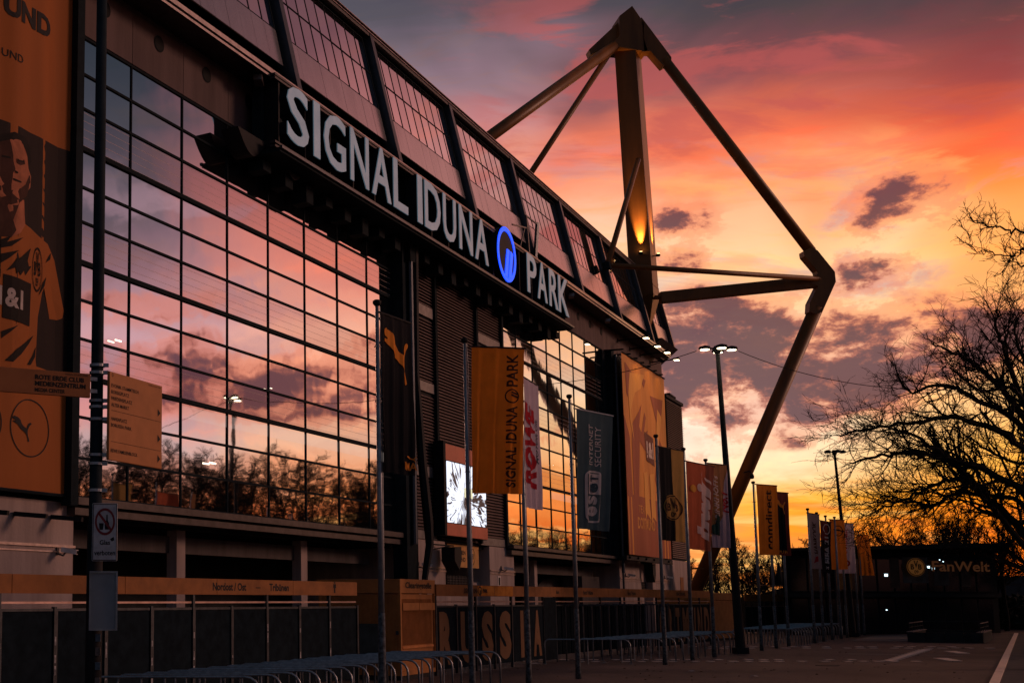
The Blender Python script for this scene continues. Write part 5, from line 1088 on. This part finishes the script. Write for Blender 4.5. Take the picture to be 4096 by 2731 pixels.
# ================================================================== SUNKEN STAIR ENCLOSURE
c1, c2 = ground(3630, 2566), ground(3935, 2571); az = math.atan2(c2.y - c1.y, c2.x - c1.x); Lp = math.hypot(c2.x - c1.x, c2.y - c1.y)
t = empty('stair_enclosure', (c1.x, c1.y, 0), az, 'low dark concrete enclosure with handrails in the yard', 'enclosure')
m_en = mat('enclosure_dark', (.02,.026,.03), .8, 0, .3, 2); m_ec = mat('enclosure_top', (.20,.16,.15), .7, 0, .3, 3)
Dp = 7.0
for k in range(4): MB().box(Lp*k/4+.01, Lp*(k+1)/4-.01, 0, .25, 0, .52).build('wall_panel', m_en, t)
MB().box(0, .25, .25, Dp, 0, .52).build('wall_panel', m_en, t); MB().box(Lp-.25, Lp, .25, Dp, 0, .52).build('wall_panel', m_en, t); MB().box(0, Lp, Dp, Dp+.25, 0, .52).build('wall_panel', m_en, t)
MB().box(-.03, .3, -.03, Dp, .521, .56).build('coping', m_ec, t); MB().box(Lp-.3, Lp+.03, -.03, Dp, .521, .56).build('coping', m_ec, t)
MB().box(.3, Lp-.3, .5, Dp, .30, .34).build('cover', mat('cover_green', (.06,.08,.08), .6), t)
for x in (.12, Lp-.12):
    MB().tube([(x,0.1,1.0),(x,Dp-.2,1.0)], .03, 6).build('handrail', m_ec, t)
    MB().tube([(x,0.1,.78),(x,Dp-.2,.78)], .02, 6).build('handrail', m_en, t)
    for k in range(6): MB().tube([(x,.1+k*(Dp-.3)/5,.55),(x,.1+k*(Dp-.3)/5,1.0)], .02, 5).build('rail_post', m_en, t)
MB().tube([(.1,Dp,1.0),(Lp-.1,Dp,1.0)], .03, 6).build('handrail', m_en, t)
# dark parked van and bollards at the far right
p = ground(4078, 2512); t = empty('parked_trailer', (p.x, p.y, 0), R(20), 'dark covered trailer standing at the far right end of the road', 'trailer')
MB().box(-1.4, 2.4, -.1, 2.2, .5, 2.15).build('box_body', m_shop, t, bevel=.05); MB().box(-1.4, .6, -.13, -.11, 2.05, 2.12).build('top_trim', m_ec, t)
for x in (-.7, 1.5): MB().tube([(x,-.15,.33),(x,.1,.33)], .33, 14).build('wheel', m_ink, t)
MB().box(.2,.7,-.13,-.11,.62,.7).build('plate', mat('plate_pale', (.6,.62,.65), .5), t)

# ================================================================== TREES
def tree(seed, Ht, spread, lev, rtrunk, thin=.008, upb=.25, lean=(0, 0), nch=(9, 8, 7, 5), first=.28, droop=0.0):
    r = random.Random(seed); T = MB(); Cw = MB()
    def grow(p, d, L, rad, lv):
        nseg = (7, 6, 5, 4, 3, 3)[lv]; sides = (9, 6, 5, 4, 3, 3)[lv]; path = [p]; rs = [rad]; dirs = [d]
        wob = (.10, .16, .2, .26, .32, .35)[lv]; q = p.copy(); e = max(rad * .30, thin * .6)
        for i in range(nseg):
            d = (d + Vector((r.gauss(0, wob), r.gauss(0, wob), r.gauss(0, wob) + upb * .10 - (droop if lv >= 2 else 0)))).normalized()
            q = q + d * (L / nseg); path.append(q.copy()); rs.append(rad + (e - rad) * (i + 1) / nseg); dirs.append(d.copy())
        (T if lv == 0 else Cw).tube(path, rs, sides, cap=False)
        if lv >= lev: return
        n = nch[min(lv, len(nch) - 1)]
        for k in range(n):
            f = first + (1 - first) * (k + r.uniform(.2, 1)) / n if lv == 0 else .15 + .85 * (k + r.uniform(0, 1)) / n
            f = min(f, .999); i = int(f * nseg); fr = f * nseg - i; b = path[i].lerp(path[i + 1], fr); dd = dirs[i + 1]
            ax = dd.cross(Vector((r.gauss(0, 1), r.gauss(0, 1), r.gauss(0, 1)))).normalized()
            an = r.uniform(.45, .95) if lv == 0 else r.uniform(.35, .9)
            nd = (dd * math.cos(an) + ax * math.sin(an)); nd.z += .12 * upb * 4 if lv < 2 else 0; nd.normalize()
            cl_ = L * (spread if lv == 0 else r.uniform(.42, .62)) * (1.0 - .42 * f if lv == 0 else 1.1 - .5 * f)
            grow(b, nd, cl_, max((rs[i] * (.55 if lv == 0 else .6)), thin), lv + 1)
    grow(Vector((0, 0, -.1)), Vector((lean[0], lean[1], 1)).normalized(), Ht * .78, rtrunk, 0)
    return T, Cw
def tree_obj(T, Cw, loc, label, group=None):
    t = empty('bare_tree', loc, 0, label, 'tree', group); T.build('trunk', m_bark, t, smooth=True); o = Cw.build('crown', m_twig, t); return t
def limb_tree(seed, root, Y0, limbs, lev, rt, thin, label, nk=10, up=.10, sub=(2.0, 3.4)):
    r = random.Random(seed); T = MB(); Cw = MB()
    T.tube([root + Vector((.1,.1,-.2)), root + Vector((0,0,.8)), root + Vector((-.3,0,2.0))], [rt*1.5, rt*1.05, rt*.9], 10, cap=False)
    def grow(p, d, L, rad, lv):
        nseg = (5, 4, 3)[min(lv, 2)]; path = [p]; rs = [rad]; q = p.copy()
        for i in range(nseg):
            d = (d + Vector((r.gauss(0, .22), r.gauss(0, .22), r.gauss(0, .22) + up * .4))).normalized(); q = q + d * (L / nseg); path.append(q.copy()); rs.append(max(rad * (1 - .75 * (i + 1) / nseg), thin * .55))
        Cw.tube(path, rs, 4 if lv == 0 else 3, cap=False)
        if lv >= lev: return
        for k in range((5, 4, 3)[min(lv, 2)]):
            f = r.uniform(.15, .98) * nseg; i = int(f); b = path[i].lerp(path[i+1], f - i); dd = (path[i+1] - path[i]).normalized()
            nd = (dd + Vector((r.gauss(0, .55), r.gauss(0, .55), r.gauss(0, .55)))).normalized()
            grow(b, nd, L * r.uniform(.38, .62), max(rad * .5, thin), lv + 1)
    for (pts, dY, r0) in limbs:
        P_ = [root + Vector((-.3,0,1.6))] + [atY(x, y, Y0 + dY * (i + 1) / len(pts)) for i, (x, y) in enumerate(pts)]
        # smooth the limb
        Q_ = []
        for i in range(len(P_) - 1):
            a, b, c, d = P_[max(i-1,0)], P_[i], P_[i+1], P_[min(i+2,len(P_)-1)]
            for k in range(5):
                u_ = k / 5; Q_.append(.5*((2*b) + (c-a)*u_ + (2*a-5*b+4*c-d)*u_*u_ + (3*b-a-3*c+d)*u_**3) + Vector((r.gauss(0,.03), r.gauss(0,.03), r.gauss(0,.03))))
        Q_.append(P_[-1]); n = len(Q_)
        rs = [max(r0 * (1 - .88 * i / n), thin) for i in range(n)]
        Cw.tube(Q_, rs, 6, cap=False)
        for k in range(nk * (len(pts))):
            f = r.uniform(.30, .99) * (n - 1); i = int(f); b = Q_[i].lerp(Q_[i+1], f - i); dd = (Q_[i+1] - Q_[i]).normalized()
            nd = (dd + Vector((r.gauss(0, .5), r.gauss(0, .6), r.gauss(0, .5) + up))).normalized()
            grow(b, nd, r.uniform(*sub) * (1.1 - .6 * f / n), max(rs[i] * .45, thin * 1.3), 0)
    t = empty('bare_tree', (0,0,0), 0, label, 'tree'); t.location = root
    for b_, nm, m, sm in ((T, 'trunk', m_bark, True), (Cw, 'crown', m_twig, False)):
        b_.v = [tuple(Vector(v) - root) for v in b_.v]; b_.build(nm, m, t, smooth=sm)
    return t
RT = Vector((29.2, 41, 0))
limb_tree(5, RT, 41, [
 ([(4250,2250),(4096,1978),(3920,1870),(3772,1836),(3640,1812),(3505,1827),(3400,1850)], -2.5, .17),
 ([(4230,2330),(4096,2132),(3926,1978),(3831,1865),(3742,1806),(3640,1730),(3540,1720)], 1.5, .20),
 ([(4220,2350),(4070,2150),(3960,2010),(3890,1928),(3795,1922),(3712,1951),(3623,1996),(3522,2037),(3451,2061)], -1.0, .12),
 ([(4240,2250),(4096,2030),(3980,1985),(3831,1972),(3724,2029),(3671,2011),(3594,2008),(3505,2008),(3415,2020)], .8, .11),
 ([(4260,2120),(4096,1795),(3947,1710),(3807,1668),(3667,1689),(3491,1710),(3360,1745)], -3.5, .15),
 ([(4260,2020),(4096,1668),(3982,1528),(3898,1458),(3793,1402),(3725,1375)], 2.5, .14),
 ([(4270,1950),(4096,1612),(4017,1402),(3985,1317),(3989,1235)], -1.5, .13),
 ([(4260,2050),(4096,1717),(3912,1598),(3772,1542),(3632,1563),(3582,1460)], 3.5, .14),
 ([(4270,1980),(4130,1700),(4060,1560),(3920,1560),(3810,1480)], -2.5, .12),
 ([(4280,1900),(4180,1600),(4100,1450),(4060,1330),(4080,1260)], 1.5, .12),
 ([(4300,2050),(4200,1800),(4080,1850),(3960,1800),(3860,1740)], 3.0, .12),
 ([(4400,2000),(4500,1600),(4520,1350)], 2, .16), ([(4450,2100),(4700,1800),(4850,1600)], -2, .16), ([(4350,2000),(4320,1600),(4300,1300)], 4, .16)],
 2, .42, .0085, 'large bare spreading tree at the right edge with low arching boughs', 5, .08, (1.4, 2.8))
limb_tree(9, Vector((20.5, 25, 0)), 25, [
 ([(4900,2000),(4700,1500),(4400,1100),(4200,960),(4096,932),(4017,918),(3968,903),(3912,889),(3877,851)], -.5, .045),
 ([(4900,2000),(4650,1500),(4350,1150),(4180,1010),(4096,1002),(4052,1026),(3968,1016),(3905,1002),(3874,932)], .5, .04),
 ([(4850,1900),(4600,1400),(4300,1120),(4150,1040),(4096,1070),(4046,1030),(4010,1100)], 1.0, .035),
 ([(5000,1500),(5050,1100),(4900,700)], 1, .12), ([(5200,1600),(5400,1200),(5500,900)], 2, .12)],
 1, .3, .0065, 'near bare tree beyond the right edge whose twig tips reach into the upper right', 4, .12, (.4, .8))
protos = [tree_obj(*tree(s, 10.5, .50, 4, .17, .014, .5, (0, 0), (11, 8, 6, 4), .16), (0, 0, 0), 'x', 'bare trees in the belt behind the yard') for s in (41, 52, 63)]
PHT = [max(v.co.z for v in [c for c in q_.children if c.name.startswith('crown')][0].data.vertices) for q_ in protos]
spots = []
for (px, Y, h) in ((2735,150,8.2),(2800,140,7.4),(2870,132,7.8),(2935,128,8.6),(3000,138,8.8),(3065,130,7.4),(3150,128,8.6),(3230,118,9.0),(3290,112,8.0)):
    spots.append((px, Y, h, 'bare tree on the skyline behind the fence, left of the fan shop'))
    spots.append((px + 33, Y + 14, h * .97, 'bare tree on the skyline behind the fence, left of the fan shop'))
for (px, Y, h) in ((3400,104,8.0),(3480,100,8.2),(3560,104,9.3),(3630,98,8.6),(3700,102,9.4),(3790,98,8.8),(3870,100,9.8),(3950,96,10.2),(4020,92,9.6)):
    spots.append((px, Y, h, 'bare tree rising behind the roof of the fan shop'))
    spots.append((px - 40, Y + 12, h * 1.02, 'bare tree rising behind the roof of the fan shop'))
used = 0
def place_tree(x, y, h, label):
    global used
    src = protos[used % 3]; o = src if used < 3 else copy_tree(src); s_ = h / PHT[used % 3]; used += 1
    o.location = (x, y, 0); o.scale = (s_*rr.uniform(1.0,1.3), s_*rr.uniform(1.0,1.3), s_); o.rotation_euler = (0, 0, rr.uniform(0, 6.28)); o['label'] = label
for px, Y, h, lb in spots: place_tree((px - PX)/F*math.cos(TILT)*Y, Y, h, lb)
# belt of trees to the right of the yard, seen as reflections in the glass wall
for i in range(26):
    k = i / 25; r_ = -.14 + .285 * k; D_ = 84
    while True:
        P_ = Vector((D_ * math.sin(math.atan(r_)), D_ * math.cos(math.atan(r_)), 0)); d_ = (P_ - SP).dot(SN); Q = P_ - 2 * d_ * SN
        if math.degrees(math.atan2(Q.x, Q.y)) > 33.5 + (i % 2) * 1.5: break
        D_ += 1
    D_ += (i % 3) * 5; P_ = P_.normalized() * D_; Q = P_ - 2 * (P_ - SP).dot(SN) * SN
    el = math.radians(7.7 - 1.7 * k + .35 * math.sin(i * 2.1)); place_tree(Q.x, Q.y, math.tan(el) * D_ + 2.2, 'tall bare tree of the belt right of the road, mirrored in the large left window')
# low dark hedge masses under the trees
def hedge(x0, y0, x1, y1, h, wd, label, n=2600, name='hedge'):
    b = MB(); r = random.Random(int(x0*7+y0)); a, c = Vector((x0,y0,0)), Vector((x1,y1,0)); L = (c-a).length; dv = (c-a)/L; nv = Vector((-dv.y, dv.x, 0))
    for i in range(n):
        s = r.uniform(0, L); hh_ = h*(.65+.35*math.sin(s*.7)*math.sin(s*.23+1)); z = hh_*r.random()**.7; p_ = a + dv*s + nv*r.gauss(0, wd*.35) + Vector((0,0,z)); q = .16 + .22*r.random()
        e1_ = Vector((r.gauss(0,1),r.gauss(0,1),r.gauss(0,1))).normalized()*q; e2_ = Vector((r.gauss(0,1),r.gauss(0,1),r.gauss(0,1))).normalized()*q
        b.add([p_-e1_, p_+e2_, p_+e1_, p_-e2_], [(0,1,2,3)])
    b.add([a+nv*-.3*wd, c+nv*-.3*wd, c+nv*.3*wd, a+nv*.3*wd] + [v + Vector((0,0,h*.42)) for v in (a+nv*-.3*wd, c+nv*-.3*wd, c+nv*.3*wd, a+nv*.3*wd)], [(3,2,1,0),(4,5,6,7),(0,1,5,4),(1,2,6,5),(2,3,7,6),(3,0,4,7)])
    tag(b.build(name, mat('hedge_leaf', (.020,.024,.016), .95, 0, .5, 3)), label, 'hedge', kind='stuff')
hedge(50, 148, 72, 132, 3.6, 5, 'low dark undergrowth beneath the skyline trees', 3000)
hedge(60, 100, 76, 84, 2.6, 5, 'low dark undergrowth right of the fan shop', 2600)
hedge(66, 92, 52, 46, 3.4, 6, 'dark undergrowth along the belt of trees right of the road', 7000)
hl = MB(); n = 40
for i in range(n+1):
    a_ = R(-20 + 130*i/n); d_ = 520; hl.v += [(d_*math.sin(a_), d_*math.cos(a_), -2), (d_*math.sin(a_), d_*math.cos(a_), 9 + 4*math.sin(i*.9) + 3*math.sin(i*2.3)), (d_*1.3*math.sin(a_), d_*1.3*math.cos(a_), -2)]
hl.f = [f for i in range(n) for f in ((3*i, 3*i+3, 3*i+4, 3*i+1), (3*i+1, 3*i+4, 3*i+5, 3*i+2))]
tag(hl.build('hills', mat('far_hill', (.035,.030,.034), .95, 0, .2, .02), smooth=True), kind='structure')
